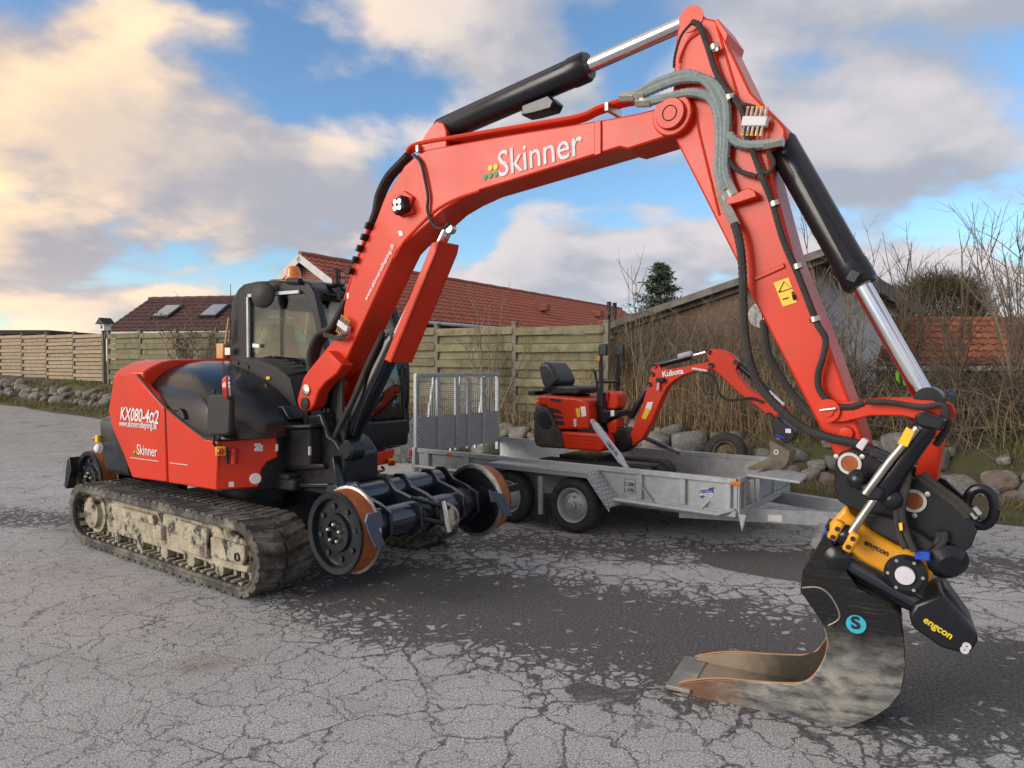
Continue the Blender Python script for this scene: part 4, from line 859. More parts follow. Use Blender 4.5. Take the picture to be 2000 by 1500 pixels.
# ---- small fittings, stickers, stop buttons
def stop_button(px, py, fr_at, nrm, yellow=.075):
    p = fr_at(px, py); nn = V(nrm).normalized(); R = nn.to_track_quat('Z', 'Y').to_matrix()
    b = MB().box(p + nn * .02, (yellow, yellow, .045), R).build('stop_box', YST, EX, .008); MB().lathe(p + nn * .04, nn, [(.012, 0), (.012, .02), (.026, .022), (.026, .04), (.02, .046), (0, .046)]).build('stop_button', RLENS, b)
stop_button(431, 880, lambda x, y: E.onp(x, y, CA, CB), cn)
stop_button(197, 857, lambda x, y: E.on(x, y, .97), (-1, -.25, 0), .07); stop_button(764, 902, lambda x, y: E.onx(x, y, .81), (.8, -.5, 0), .07)
MB().lathe(E.on(197, 876, .99), (0, -1, .2), [(.0, 0), (.045, 0), (.04, .04), (.02, .055), (0, .055)]).build('tail_lamp', WHT, EX)
for px, py in ((500, 869), (506, 869), (503, 873), (500, 878), (506, 878), (510, 872), (510, 878)): p = E.onp(px, py, CA, CB); MB().cyl(p, p + cn * .004, .014, n=12).build('sticker_dot', WHT, EX)
for pts in ([(447, 941), (457, 941), (457, 951), (447, 951)], [(538, 868), (543, 867), (543, 880), (538, 882)]): plane_slab(pts, (CA[0] + .006 * 0 + .0, CA[1] + .006), (CB[0] + .005, CB[1] + .006), .004)[0].build('sticker', WHT, EX)
p = E.onp(499, 935, CA, CB); MB().lathe(p, cn, [(0, 0), (.045, 0), (.04, .006), (0, .006)]).build('cap', WHT, EX)
p = E.onp(457, 890, CA, CB); MB().cyl(p + cn * .03 + V((0, 0, .06)), p + cn * .03 - V((0, 0, .06)), .026, n=12).build('stalk_socket', RLENS, EX)
# lettering on the body
text('KX080-4α2', EX, E.on(236, 819, 1.0), E.on(311, 828, 1.0), NR, WHT, bold=.012, shear=.25, hs=1.15)
text('www.skinnerudlejning.dk', EX, E.on(234, 832, 1.0), E.on(308, 838.5, 1.0), NR, WHT, bold=.003, hs=1.25)
text('Skinner', EX, E.on(269, 887, 1.0), E.on(308, 892, 1.0), NR, WHT, hs=1.1)
for q in range(4): d = disc(E, 263 + (q % 2) * 4.2, 882 + (q // 2) * 4.5, 1.005, .011, .004, 10); d.build('logo_dot', YPR if q < 2 else GRN, EX)
for a_, b_ in (((254, 893.5), (310, 901)), ((332, 904), (367, 908.5))): MB().bar(E.on(*a_, 1.003), E.on(*b_, 1.003), .003, .006).build('stripe', SILV, EX)
# ---- front deck, steps, tool box
dk = MB(); dk.prism([(.62, -.62, .70), (1.05, -.54, .70), (1.05, .05, .70), (.62, .05, .70)], (0, 0, .10)); dk.prism([(.60, -.60, .78), (1.00, -.56, .78), (1.00, .2, .78), (.60, .2, .78)], (0, 0, .06)); dk.build('front_deck', PLAS, EX, .02)
tb = MB(); tb.prism([E.on(x, y, .50) for x, y in ((545, 838), (604, 836), (606, 912), (548, 916))], (0, .34, 0)); tb.build('tool_box', PLAS, EX, .02)
slab(E, [(540, 832), (606, 829), (606, 838), (542, 842)], .52, .16).build('tool_box_lid', BLK, EX, .015)
slab(E, [(602, 872), (605, 872), (605, 889), (602, 889)], .505, .49).build('latch', SILV, EX)
slab(E, [(525, 795), (552, 793), (566, 820), (530, 822)], .45, .1).build('deck_plate', BLK, EX, .01)
sp_ = MB(); sp_.prism([E.on(x, y, .46) for x, y in ((532, 908), (640, 905), (650, 890), (662, 960), (640, 968), (536, 948))], (0, .10, 0)); sp_.prism([E.on(x, y, .50) for x, y in ((532, 908), (630, 906), (632, 916), (534, 920))], (0, .3, 0)); sp_.prism([E.on(x, y, .50) for x, y in ((534, 942), (640, 944), (640, 954), (536, 952))], (0, .3, 0)); sp_.build('step_frame', BLK, EX, .01)
br = MB(); br.prism([E.on(x, y, .40) for x, y in ((598, 812), (626, 806), (640, 850), (655, 860), (672, 890), (672, 950), (640, 960), (612, 900))], (0, .36, 0)); br.build('swing_bracket', BLK, EX, .02)
MB().cyl(E.on(600, 803, .30) , E.on(600, 838, .30), .035).build('bracket_pin', BLK, EX)
MB().prism([E.onx(x, y, .80) for x, y in ((700, 893), (772, 876), (767, 904), (693, 918))], (-.05, 0, 0)).build('cab_front_skirt', RED, EX, .012)
MB().tube(cr([E.on(715, 920, -.6), E.on(735, 921, -.7), E.on(750, 918, -.8), E.on(745, 911, -.8)], 4), .014, 6).build('tie_loop', RLENS, EX)
# cab front corner with lower window
slab(E, [(716, 800), (735, 740), (742, 716), (787, 716), (782, 790), (776, 873), (712, 885)], -.94, -1.0).build('cab_corner_post', BLK, EX, .015)
slab(E, [(735, 855), (742, 832), (752, 826), (758, 840), (755, 850)], -.925, -.935).build('lower_window', GLS, EX)
MB().prism([V((.79, .08, 1.18)), V((.795, .08, 1.0)), V((.78, .08, .92)), V((.66, .08, .92)), V((.70, .08, 1.18))], (0, .92, 0)).build('cab_front_panel', BLK, EX, .02)
MB().tube(cr([E.on(793, 690, -.98), E.on(797, 720, -.98), E.on(797, 780, -.98), E.on(792, 798, -.98), E.on(777, 800, -.98)], 5), .012, 8).build('grab_handle', BLK, EX)
# ---- rail gear
def rail_wheel(u, v, z, s, parent):
    """s: +1 outer face towards the viewer"""
    n_ = V((0, -s, 0)); c = V((u, -v, z))
    w = MB().lathe(c, n_, [(.0, .00), (.09, .00), (.09, .025), (.13, .025), (.14, .0), (.235, -.005), (.245, .035), (.285, .04), (.292, .03), (.292, .02)]).build('rail_wheel', BLK, parent)
    MB().lathe(c, n_, [(.291, .022), (.296, -.10), (.270, -.10), (.24, -.08)]).build('wheel_tread', RUST, w)
    MB().lathe(c, n_, [(.29, -.100), (.314, -.104), (.318, -.114), (.312, -.124), (.285, -.126)]).build('wheel_flange', STL, w); MB().lathe(c, n_, [(.292, -.124), (.27, -.129), (.26, -.11), (.14, -.105), (.13, -.14), (.0, -.14)]).build('wheel_web', BLK, w)
    for k in range(5): a = k * 1.2566 + .3; q = c + V((math.cos(a) * .062, 0, math.sin(a) * .062)); MB().lathe(q + n_ * .02, n_, [(.017, 0), (.017, .02), (.010, .032), (0, .034)], 8).build('wheel_nut', ZNC, w)
    for k in range(8): a = k * .785 + .2; q = c + V((math.cos(a) * .185, 0, math.sin(a) * .185)); MB().cyl(q, q + n_ * .012, .02, n=10).build('wheel_bolt', BPR, w)
    return w
RA = V((1.90, 0, .54))
rail_wheel(1.90, .80, .545, 1, EX); rail_wheel(1.90, -.80, .545, -1, EX)
BTUB = mat('blue_black_paint', (.012, .018, .032), .22, coat=.6, nscale=3, col2=(.016, .022, .036))
ax_ = MB().lathe((1.90, -.70, .545), (0, 1, 0), [(.0, 0), (.115, 0), (.115, 1.40), (0, 1.40)], 30).build('rail_axle_tube', BTUB, EX)
MB().lathe((1.62, -.52, .70), (0, 1, 0), [(0, 0), (.105, 0), (.105, 1.04), (0, 1.04)], 30).build('rail_pivot_tube', BTUB, EX)
for y in (-.62, -.44, -.12, .06, .38, .56):
    m_ = MB().prism([(1.50, y, .66), (1.56, y, .82), (1.66, y, .83), (1.76, y, .74), (1.92, y, .70), (2.04, y, .64), (2.05, y, .48), (1.94, y, .39), (1.80, y, .42), (1.70, y, .58), (1.56, y, .58)], (0, .028, 0)); m_.build('axle_bracket', BTUB, EX, .006)
for y in (-.53, -.03, .47): MB().lathe((1.90, y - .045, .545), (0, 1, 0), [(.117, 0), (.135, .0), (.135, .09), (.117, .09)], 26).build('axle_ring', BLK, EX)
GBL = mat('grey_blue_plate', (.075, .10, .145), .4, nscale=6)
for pts in ([(715, 1020), (719, 1004), (744, 999), (751, 1026), (741, 1033), (754, 1065), (736, 1071), (726, 1050)], [(957, 957), (985, 966), (1001, 1008), (985, 1008), (972, 981), (962, 981)]):   # wheel guards
    MB().prism([E.onx(x, y, 2.27) for x, y in pts], (-.02, 0, 0)).build('wheel_guard', GBL, EX, .004)
MB().bar((2.0, -.60, .6), (2.16, -.60, .62), .03, .06).build('guard_arm', BLK, EX); MB().bar((2.0, .70, .6), (2.2, .92, .66), .03, .06).build('guard_arm', BLK, EX)
MB().lathe((2.03, .10, .50), (0, 1, 0), [(0, 0), (.10, 0), (.115, .03), (.115, .1), (.09, .14), (0, .15)]).build('clay_hub', MUD, EX)
lk = MB(); lk.tube([(1.98, -.16, .70), (2.10, .05, .62), (2.12, .12, .6)], .018, 8); lk.tube([(1.98, -.16, .56), (2.12, .06, .48)], .018, 8); lk.build('lock_link', BLK, EX)
MB().cyl((2.15, .08, .42), (2.11, .05, .66), .026, n=14).build('lock_pin', CHR, EX)
rm = MB(); rm.box((1.35, 0, .52), (.6, .5, .16)); rm.box((1.3, -.3, .5), (.5, .08, .2)); rm.box((1.3, .3, .5), (.5, .08, .2)); rm.build('rail_gear_mount', BLK, EX, .01)
# rear rail gear
rail_wheel(-1.95, .80, .55, 1, EX); rail_wheel(-1.95, -.80, .55, -1, EX)
MB().lathe((-1.95, -.70, .55), (0, 1, 0), [(0, 0), (.11, 0), (.11, 1.4), (0, 1.4)], 24).build('rail_axle_tube', BTUB, EX); rm = MB(); rm.box((-1.5, -.3, .52), (.8, .1, .2)); rm.box((-1.5, .3, .52), (.8, .1, .2)); rm.build('rail_gear_mount', BLK, EX, .01)
MB().prism([(-2.3, -.70, .72), (-2.24, -.70, .76), (-2.2, -.70, .62), (-2.32, -.70, .42), (-2.38, -.70, .44)], (0, -.2, 0)).build('wheel_guard', BLK, EX, .006)
# dozer blade edge left out; ---- boom
VB, HB = .20, .13                                    # boom centre plane and half width
bl = [(604, 721), (637, 680), (668, 643), (671, 600), (678, 570), (695, 510), (713, 477), (735, 427), (750, 387), (763, 367), (790, 323), (813, 303), (835, 291), (1000, 262), (1180, 233), (1243, 221), (1297, 207), (1320, 203), (1340, 215), (1346, 235), (1338, 252), (1313, 264), (1225, 292), (1210, 288), (1100, 322), (937, 372), (897, 391), (866, 410), (840, 434), (812, 458), (790, 474), (775, 490), (755, 532), (670, 716), (655, 731), (636, 746)]
BO = slab(E, bl, VB + HB, VB - HB).build('boom', RED, EX, .012)
ft = [(604, 721), (640, 684), (668, 712), (657, 731), (636, 747), (622, 764), (613, 792), (606, 801), (597, 804), (587, 800), (581, 790), (580, 779), (592, 738)]
slab(E, ft, VB + .22, VB + .10).build('boom_foot', RED, BO, .014); slab(E, [(660, 712), (700, 710), (709, 728), (708, 748), (700, 768), (684, 796), (674, 798), (667, 785), (668, 760), (663, 735)], VB - .10, VB - .22).build('boom_foot', RED, BO, .014)
P = E.on(597, 788, VB + .22); MB().cyl(P + V((0, .5, 0)), P - V((0, .014, 0)), .05, n=24).build('pivot_pin', BLK, BO); P = E.on(599, 762, VB + .222); MB().lathe(P, NR, [(0, .0), (.045, 0), (.045, .012), (.02, .018), (0, .018)]).build('pin_bolt', ZNC, BO)
# stiffener edges and far flange strips
MB().tube(cr([E.on(x, y, VB + HB + .002) for x, y in ((937, 373), (890, 389), (850, 412), (812, 448), (788, 474), (770, 505))], 5), .010, 6).build('weld_edge', RED, BO)
slab(E, [(1160, 237), (1174, 234), (1174, 300), (1160, 305)], VB + HB + .012, VB + HB - .01).build('boom_rib', RED, BO, .006)
for px, py, r_, t in ((1317, 227, .115, .05), (1317, 227, .085, .075)): P = E.on(px, py, VB + HB); MB().lathe(P + V((0, .02, 0)), NR, [(0, 0), (r_, 0), (r_, t), (r_ * .94, t + .008), (0, t + .008)]).build('pin_boss', RED, BO)
MB().lathe(E.on(1317, 227, VB + HB) - V((0, .064, 0)), NR, [(.040, 0), (.043, .002), (.040, .004), (.038, .002)]).build('pin_ring', BPR, BO)
# cylinder lug and bracket on top of the boom
LG_ = [E.on(x, y, VB + .10) for x, y in ((818, 297), (826, 270), (838, 252), (852, 236), (866, 240), (872, 256), (872, 290))]
for dy in (0, .16): MB().prism([p + V((0, dy, 0)) for p in LG_], (0, .04, 0)).build('cylinder_lug', RED, BO, .008)
# boom cylinder with red guard
c0_, c1_ = E.on(664, 892, .20), E.on(873, 449, .20); dv = (c1_ - c0_)
MB().tube([c0_, c0_ + dv * .10], .10, 20).build('boom_cylinder_foot', BLK, EX)
BC = MB().lathe(c0_ + dv * .04, dv, [(.0, 0), (.085, 0), (.085, dv.length * .50), (.075, dv.length * .51), (.075, dv.length * .53), (0, dv.length * .53)]).build('boom_cylinder', BLK, EX)
MB().cyl(c0_ + dv * .5, c1_, .042, n=18).build('cylinder_rod', CHR, BC)
off = V((.13, 0, -.055))
gpts = [(843, 474), (857, 470), (853, 490), (764, 708), (750, 703)]
G0 = [E.on(x, y, .33) for x, y in gpts]; gd = MB(); gd.prism(G0, (0, .02, 0)); gd.prism([p + V((0, .20, 0)) for p in G0], (0, .02, 0)); gd.prism([G0[1], G0[2], G0[3], G0[3] + V((-.03, 0, 0)), G0[2] + V((-.03, 0, 0)), G0[1] + V((-.03, 0, 0))], (0, .22, 0)); gd.build('cylinder_guard', RED, BC, .006)
P = E.on(879, 447, VB + HB); MB().lathe(P + V((0, .03, 0)), NR, [(0, 0), (.034, 0), (.034, .04), (.028, .045), (0, .045)], 16).build('pin_boss', ZNC, BO)
MB().tube(cr([E.on(640, 920, .36), E.on(645, 880, .36), E.on(660, 840, .36), E.on(690, 780, .34), E.on(715, 720, .30), E.on(738, 672, .3), E.on(748, 650, .25)], 5), .022, 8).build('cylinder_hose', RUB, EX)
MB().tube(cr([E.on(690, 850, .34), E.on(712, 790, .33), E.on(738, 735, .31), E.on(757, 690, .30)], 5), .012, 8).build('cylinder_pipe', BLK, EX)
P = E.on(680, 880, .36); MB().lathe(P + V((0, .1, 0)), NR, [(0, 0), (.085, 0), (.085, .12), (.06, .14), (0, .14)]).build('cylinder_pin_cap', BLK, EX)
MB().cyl(E.on(641, 918, .38), E.on(652, 915, .38), .035, n=12).build('hose_fitting', CHR, EX)
# hose bundle at the foot
r8 = random.Random(8)
for k in range(11):
    v = .12 + .018 * k; x0 = 626 + k * 3; MB().tube(cr([E.on(x0 + 14, 730, v), E.on(x0 + 12, 780 + r8.uniform(-8, 8), v + r8.uniform(-.03, .03)), E.on(x0 + 6 + k, 850, v + r8.uniform(-.03, .03)), E.on(x0 + 4 + k, 905, v)], 5), .017, 8).build('hydraulic_hose', RUB, EX)
# hoses up the back of the boom
for k, (dx, dy, v) in enumerate(((0, 0, .30), (7, 3, .25), (13, 6, .20))):
    MB().tube(cr([E.on(x + dx, y + dy, v) for x, y in ((618, 770), (606, 725), (605, 690), (620, 655), (645, 640), (662, 612), (675, 585))], 6), .026, 10).build('hydraulic_hose', RUB, EX)
    MB().tube(cr([E.on(x + dx * .6, y + dy * .6, v + .02) for x, y in ((675, 586), (690, 535), (712, 470), (724, 436))], 4), .016, 8).build('boom_pipe', RED, BO)
    MB().tube(cr([E.on(x + dx * .7, y + dy * .7, v) for x, y in ((724, 436), (732, 412), (738, 380), (756, 344), (780, 318), (795, 302))], 5), .022, 8).build('hydraulic_hose', RUB, EX)
    MB().tube(cr([E.on(x, y + dy * 1.7 - 2, v) for x, y in ((795, 298), (815, 283), (900, 268), (1040, 245), (1130, 229), (1170, 212), (1215, 198), (1240, 193))], 5), .016, 8).build('boom_pipe', RED, BO)
for px, py in ((815, 290), (1185, 208), (680, 578)): p = E.on(px, py, VB + HB); p.y += .08; MB().box(p, (.025, .17, .05)).build('pipe_clamp', ZNC, BO, .004)
for k in range(5): p = E.on(690 + k * 8.5, 530 - k * 22, .33); MB().box(p, (.02, .1, .05), Matrix.Rotation(rad(30), 3, 'Y')).build('hose_clip', BPR, BO)
MB().tube(cr([E.on(x, y, VB + HB + .02) for x, y in ((808, 302), (822, 318), (830, 350), (836, 385), (835, 410), (846, 438), (862, 447), (878, 436))], 5), .011, 8).build('grease_hose', RUB, EX)
lt = E.on(785, 402, VB + HB + .05); LT = MB().box(lt, (.11, .09, .11), Matrix.Rotation(rad(-20), 3, 'Y')).build('boom_light', BPR, BO, .012)
for a_ in (-.022, .022):
    for b_ in (-.022, .022): MB().cyl(lt + V((a_, -.045, b_)), lt + V((a_, -.05, b_)), .017, n=10).build('lamp_lens', CHR, LT)
slab(E, [(766, 385), (788, 372), (806, 384), (800, 402), (808, 415), (782, 424), (760, 410)], VB + HB + .025, VB + HB).build('light_bracket', RED, BO, .006)
def manifold(pts, parent, v, ang):
    c = E.on(*pts, v); m_ = MB().box(c, (.13, .04, .05), Matrix.Rotation(rad(ang), 3, 'Y')).build('grease_block', SILV, parent, .006); R = Matrix.Rotation(rad(ang), 3, 'Y')
    for k in range(5):
        for s in (-1, 1): a0 = c + R @ V((-.048 + k * .024, -.01, s * .025)); MB().tube([a0, a0 + R @ V((0, 0, s * .04))], .007, 6).build('grease_nipple', ZNC, m_); MB().tube([a0 + R @ V((0, 0, s * .04)), a0 + R @ V((0, 0, s * .047))], .0085, 6).build('nipple_ring', YST, m_)
manifold((672, 637), BO, VB + HB + .035, 28)
for k in range(4): MB().tube(cr([E.on(678 - k * 4, 652 + k * .5, .38), E.on(672 - k * 3, 660 + k, .39), E.on(655, 657 + k * 2, .38), E.on(632, 650 + k * 2, .34)], 5), .008, 6).build('grease_hose', RUB, EX)
# boom lettering
text('Skinner', BO, E.on(975, 346, VB + HB), E.on(1139, 301, VB + HB), NR, SILV, bold=.004, hs=1.12)
for (px, py), m_ in zip(((957.5, 328), (968, 325.5), (946.5, 346), (957, 343), (968, 340)), (YPR, YPR, GRN, GRN, GRN)): disc(E, px, py, VB + HB + .004, .019, .004, 18).build('logo_dot', m_, BO)
text('www.skinnerudlejning.dk', BO, E.on(717, 588, VB + HB), E.on(772, 478, VB + HB), NR, WHT, bold=.012, hs=1.0)
slab(E, [(777, 452), (784, 450), (787, 459), (780, 462)], VB + HB + .004, VB + HB).build('sticker', WHT, BO)
# ---- arm cylinder on top
def ram(a, b, r, rod, split, parent, name, cap=BLK, rodm=CHR):
    d = b - a; l = d.length; o = MB().lathe(a, d, [(0, 0), (r * .8, 0), (r, .03), (r, l * split - .12), (r * 1.06, l * split - .12), (r * 1.06, l * split - .02), (r * .9, l * split), (0, l * split)]).build(name, cap, parent); MB().cyl(a + d * (split - .02), b, rod, n=20).build('cylinder_rod', rodm, o); return o
AC = ram(E.on(858, 258, VB), E.on(1350, 40, VB), .088, .045, .655, EX, 'arm_cylinder')
slab(E, [(1018, 205), (1070, 185), (1082, 196), (1075, 212), (1040, 222), (1018, 226)], VB + .06, VB - .06).build('cylinder_port', BLK, AC, .01)
MB().tube([E.on(905, 226, VB + .06), E.on(1040, 178, VB + .06)], .014, 8).build('cylinder_pipe', BLK, AC)
# ---- dipper arm
HA = .115
ap = [(1313, 262), (1314, 170), (1317, 100), (1322, 60), (1330, 33), (1340, 22), (1350, 18), (1360, 19), (1368, 24), (1378, 34), (1397, 38), (1403, 46), (1420, 82), (1467, 180), (1524, 237), (1534, 250), (1535, 264), (1527, 280), (1500, 293), (1508, 343), (1523, 400), (1550, 500), (1617, 667), (1683, 850), (1692, 895), (1682, 918), (1660, 926), (1642, 914), (1633, 893), (1597, 827), (1460, 563), (1447, 527), (1383, 400)]
AR = slab(E, ap, VB + HA, VB - HA).build('dipper_arm', RED, EX, .012)
lip = MB()
lip.prism([E.on(x, y, VB + HA + .012) for x, y in ((1394, 40), (1402, 36), (1422, 66), (1417, 84))], (0, 2 * HA + .024, 0)); lip.build('arm_top_plate', RED, AR, .004)
MB().tube(cr([E.on(x, y, VB + HA + .001) for x, y in ((1372, 60), (1345, 80), (1330, 110), (1328, 122))], 5), .008, 6).build('weld_edge', RED, AR)
MB().tube([E.on(x, y, VB + HA + .001) for x, y in ((1356, 200), (1366, 260), (1405, 420))], .007, 6).build('weld_edge', RED, AR)
MB().tube([E.on(x, y, VB + HA + .001) for x, y in ((1400, 50), (1442, 190), (1424, 280))], .007, 6).build('weld_edge', RED, AR)
MB().lathe(E.on(1350, 37, VB + HA), NR, [(0, 0), (.07, 0), (.07, .006), (0, .006)]).build('pin_cap', RED, AR)
slab(E, [(1470, 541), (1530, 513), (1533, 522), (1473, 549)], VB + HA + .012, VB + HA - .005).build('arm_stop', RED, AR, .004)
YS = slab(E, [(1511, 552), (1540, 542), (1557, 590), (1529, 599)], VB + HA + .003, VB + HA - .002).build('warning_sticker', YST, AR)
q = [E.on(x, y, VB + HA + .005) for x, y in ((1521, 571), (1531, 550), (1546, 563))]; MB().tube(q + [q[0]], .0025, 4).build('warning_triangle', BPR, YS); MB().tube([E.on(1528, 585, .322), E.on(1540, 581, .322)], .0025, 4).build('warning_arrow', BPR, YS)
pf = MB(); pf.cyl(E.on(1549, 575, .323), E.on(1552, 585, .323), .008, n=6); pf.ball(E.on(1547.5, 571.5, .323), .006, 6); pf.build('warning_figure', BPR, YS)
MB().lathe(E.on(1654, 846, VB + HA), NR, [(0, 0), (.035, 0), (.03, .02), (.014, .022), (0, .022)]).build('grease_boss', RED, AR)
# bucket cylinder, links
BCY = ram(E.on(1521, 272, VB), E.on(1812, 786, VB), .078, .045, .585, EX, 'bucket_cylinder')
MB().tube([E.on(1560, 335, VB + .07), E.on(1664, 530, VB + .07)], .012, 8).build('cylinder_pipe', BLK, BCY); MB().box(E.on(1668, 540, VB + .08), (.06, .05, .07), Matrix.Rotation(rad(30), 3, 'Y')).build('pipe_fitting', BLK, BCY, .01)
MB().lathe(E.on(1812, 782, VB + .07), (0, 1, 0), [(0, 0), (.06, 0), (.06, .14), (0, .14)]).build('rod_eye', BLK, BCY)
pts = [(1600, 800), (1604, 788), (1618, 780), (1640, 786), (1700, 781), (1770, 780), (1822, 783), (1848, 797), (1854, 815), (1846, 834), (1826, 840), (1806, 822), (1760, 812), (1700, 812), (1650, 824), (1625, 826), (1606, 818)]
LK_ = [E.on(x, y, VB + .16) for x, y in pts]
for dy in (0, .29): MB().prism([p + V((0, dy, 0)) for p in LK_], (0, .03, 0)).build('guide_link', RED, EX, .006)
P = E.on(1617, 802, VB + .165); MB().lathe(P, NR, [(0, 0), (.056, 0), (.056, .012), (.03, .012), (.03, .02), (0, .02)]).build('link_pin', RED, EX); MB().cyl(P - V((.03, .02, .0)), P - V((-.04, .02, -.012)), .008, n=8).build('grease_nipple', ZNC, EX)
slab(E, [(1806, 822), (1846, 830), (1838, 880), (1828, 945), (1786, 930), (1800, 870)], VB + .07, VB - .07).build('push_link', RED, EX, .01)
# ---- hoses on the arm
def hose(pts, v, r, m, k=6, name='hydraulic_hose', par=EX, ribs=True):
    P = cr([E.on(p[0], p[1], p[2] if len(p) > 2 else v) for p in pts], k); Q = [P[0]]; st = .014 if r > .02 else .011   # evenly spaced rings, alternately thick and thin
    for a, b in zip(P, P[1:]):
        while (b - Q[-1]).length > st and (Q[-1] - b).dot(a - b) > 0: Q.append(Q[-1] + (b - Q[-1]).normalized() * st)
    return MB().tube(Q, [r * (1 if i % 2 else .86) for i in range(len(Q))], 8).build(name, m, par)
vh = VB + HA + .045
for pts in ([(1242, 185), (1275, 165), (1320, 148), (1350, 145), (1385, 165), (1405, 210), (1412, 260), (1410, 310), (1411, 350), (1418, 375)], [(1242, 190), (1300, 165), (1340, 154), (1385, 158), (1412, 185), (1420, 225), (1418, 280), (1416, 330), (1425, 362)], [(1255, 201), (1300, 192), (1345, 181), (1385, 190), (1402, 225), (1405, 290), (1402, 330), (1408, 355), (1412, 372)], [(1424, 262), (1435, 275), (1460, 283), (1495, 282), (1510, 280)]):
    hose(pts, vh, .027, GHOSE)
for px, py, a_ in ((1246, 186, 10), (1258, 200, 10), (1226, 190, 10), (1512, 280, 0), (1413, 378, 65), (1428, 368, 65), (1417, 398, 65), (1426, 417, 65), (1432, 428, 65)):
    p = E.on(px, py, vh); R = Matrix.Rotation(rad(a_), 3, 'Y'); MB().cyl(p - R @ V((.045, 0, 0)), p + R @ V((.045, 0, 0)), .027, n=6).build('hose_fitting', ZNC, EX)
slab(E, [(1410, 392), (1460, 366), (1474, 372), (1478, 384), (1440, 396), (1414, 402)], vh + .02, VB + HA).build('hose_bracket', RED, AR, .005)
hose([(1434, 436), (1444, 470), (1450, 520), (1452, 600), (1456, 660), (1470, 725), (1500, 775), (1560, 830), (1620, 855), (1680, 868), (1710, 885)], vh + .03, .024, RUB, 8)
hose([(1491, 625, .0), (1500, 690, .0), (1530, 745, .0), (1570, 795, .02), (1620, 830, .1)], .0, .024, RUB, 8)
CORR = hose([(1351, 43), (1366, 50), (1380, 85), (1398, 140), (1418, 175), (1440, 200), (1452, 225), (1458, 265), (1472, 300), (1490, 350), (1508, 395), (1530, 470), (1560, 540), (1595, 630), (1612, 660), (1608, 695), (1598, 730), (1600, 760), (1625, 790), (1660, 795), (1690, 785)], vh, .017, RUB, 8, 'corrugated_hose')
hose([(1690, 785), (1740, 786), (1800, 795), (1840, 790), (1850, 810), (1846, 840), (1830, 860)], VB + .20, .014, RUB, 6)
hose([(1350, 46), (1330, 70), (1318, 110), (1316, 135)], vh, .008, RUB, 5); hose([(1421, 310), (1440, 332), (1465, 341), (1480, 345)], vh, .013, RUB, 5); hose([(1420, 175), (1440, 200), (1470, 208), (1480, 215)], vh, .012, RUB, 5); hose([(1500, 295), (1512, 320), (1500, 338), (1482, 330)], vh, .012, RUB, 5)
manifold((1475, 238), AR, vh, 12)
hp = [E.on(p[0], p[1], vh) for p in ((1395, 85), (1425, 183), (1512, 390), (1557, 512), (1590, 615))]
for p in hp: MB().lathe(p - V((0, .0, .01)), (.3, 0, -1), [(.018, 0), (.026, .0), (.026, .025), (.018, .025)], 12).build('hose_clamp', ZNC, AR)
# ---- tiltrotator
TV = VB + .17
TR = MB().prism([E.on(x, y, TV) for x, y in ((1631, 902), (1640, 884), (1663, 875), (1690, 884), (1779, 932), (1831, 953), (1895, 1014), (1908, 1039), (1898, 1066), (1866, 1094), (1850, 1078), (1815, 1062), (1745, 1020), (1700, 1006), (1655, 990), (1637, 978), (1630, 949))], (0, .035, 0)).build('tiltrotator', BLK, EX, .006)
MB().prism([v.co + V((0, .30, 0)) for v in TR.data.vertices][:17], (0, .035, 0)).build('hitch_plate', BLK, TR, .006)
for px, py in ((1660, 905), (1785, 978)):
    P = E.on(px, py, TV); MB().lathe(P + V((0, .36, 0)), NR, [(0, 0), (.036, 0), (.036, .366), (0, .366)]).build('hitch_pin', RUST, TR); MB().lathe(P, NR, [(.038, 0), (.052, 0), (.052, .010), (.038, .010)]).build('pin_collar', WTRIM, TR)
    for k in range(3): a_ = k * 2.09 + .6; q = P + V((math.cos(a_) * .066, -.0, math.sin(a_) * .066)); MB().lathe(q, NR, [(0, 0), (.012, 0), (.012, .01), (0, .011)], 6).build('collar_bolt', ZNC, TR)
yh = MB().prism([E.on(x, y, TV + .02) for x, y in ((1652, 986), (1660, 1004), (1690, 1031), (1749, 1066), (1800, 1085), (1835, 1091), (1828, 1112), (1816, 1136), (1798, 1143), (1770, 1150), (1719, 1117), (1668, 1090), (1640, 1064), (1617, 1042), (1619, 1022))], (0, .36, 0)).build('rotator_housing', YEL, TR, .02)
text('engcon', yh, E.on(1687, 1062, TV + .02), E.on(1733, 1086, TV + .02), NR, BPR, bold=.02, hs=1.0)
slab(E, [(1688, 1000), (1740, 1012), (1790, 1040), (1830, 1064), (1812, 1082), (1760, 1066), (1700, 1036), (1686, 1018)], TV + .05, TV - .2).build('rotator_top_plate', PLAS, TR, .012)
P = E.on(1771, 1119, TV + .02); MB().lathe(P + V((0, .0, 0)), NR, [(0, 0), (.085, 0), (.09, .03), (.07, .045), (.045, .045), (.045, .05)]).build('worm_gear_cover', BLK, TR); MB().lathe(P - V((0, .046, 0)), NR, [(0, 0), (.042, 0), (.04, .012), (0, .014)]).build('worm_gear_cap', SILV, TR)
for k in range(6): a_ = k * 1.047; MB().cyl(P + V((math.cos(a_) * .07, -.04, math.sin(a_) * .07)), P + V((math.cos(a_) * .07, -.05, math.sin(a_) * .07)), .008, n=6).build('cover_bolt', ZNC, TR)
TC = ram(E.on(1812, 828, TV + .10), E.on(1658, 1046, TV + .12), .052, .019, .62, TR, 'tilt_cylinder', BLK, STL)
MB().cyl(E.on(1738, 900, TV + .175), E.on(1792, 835, TV + .175), .017, n=14).build('tilt_tube', ZNC, TR); MB().cyl(E.on(1690, 965, TV + .175), E.on(1738, 900, TV + .175), .018, n=14).build('tilt_tube', STL, TR)
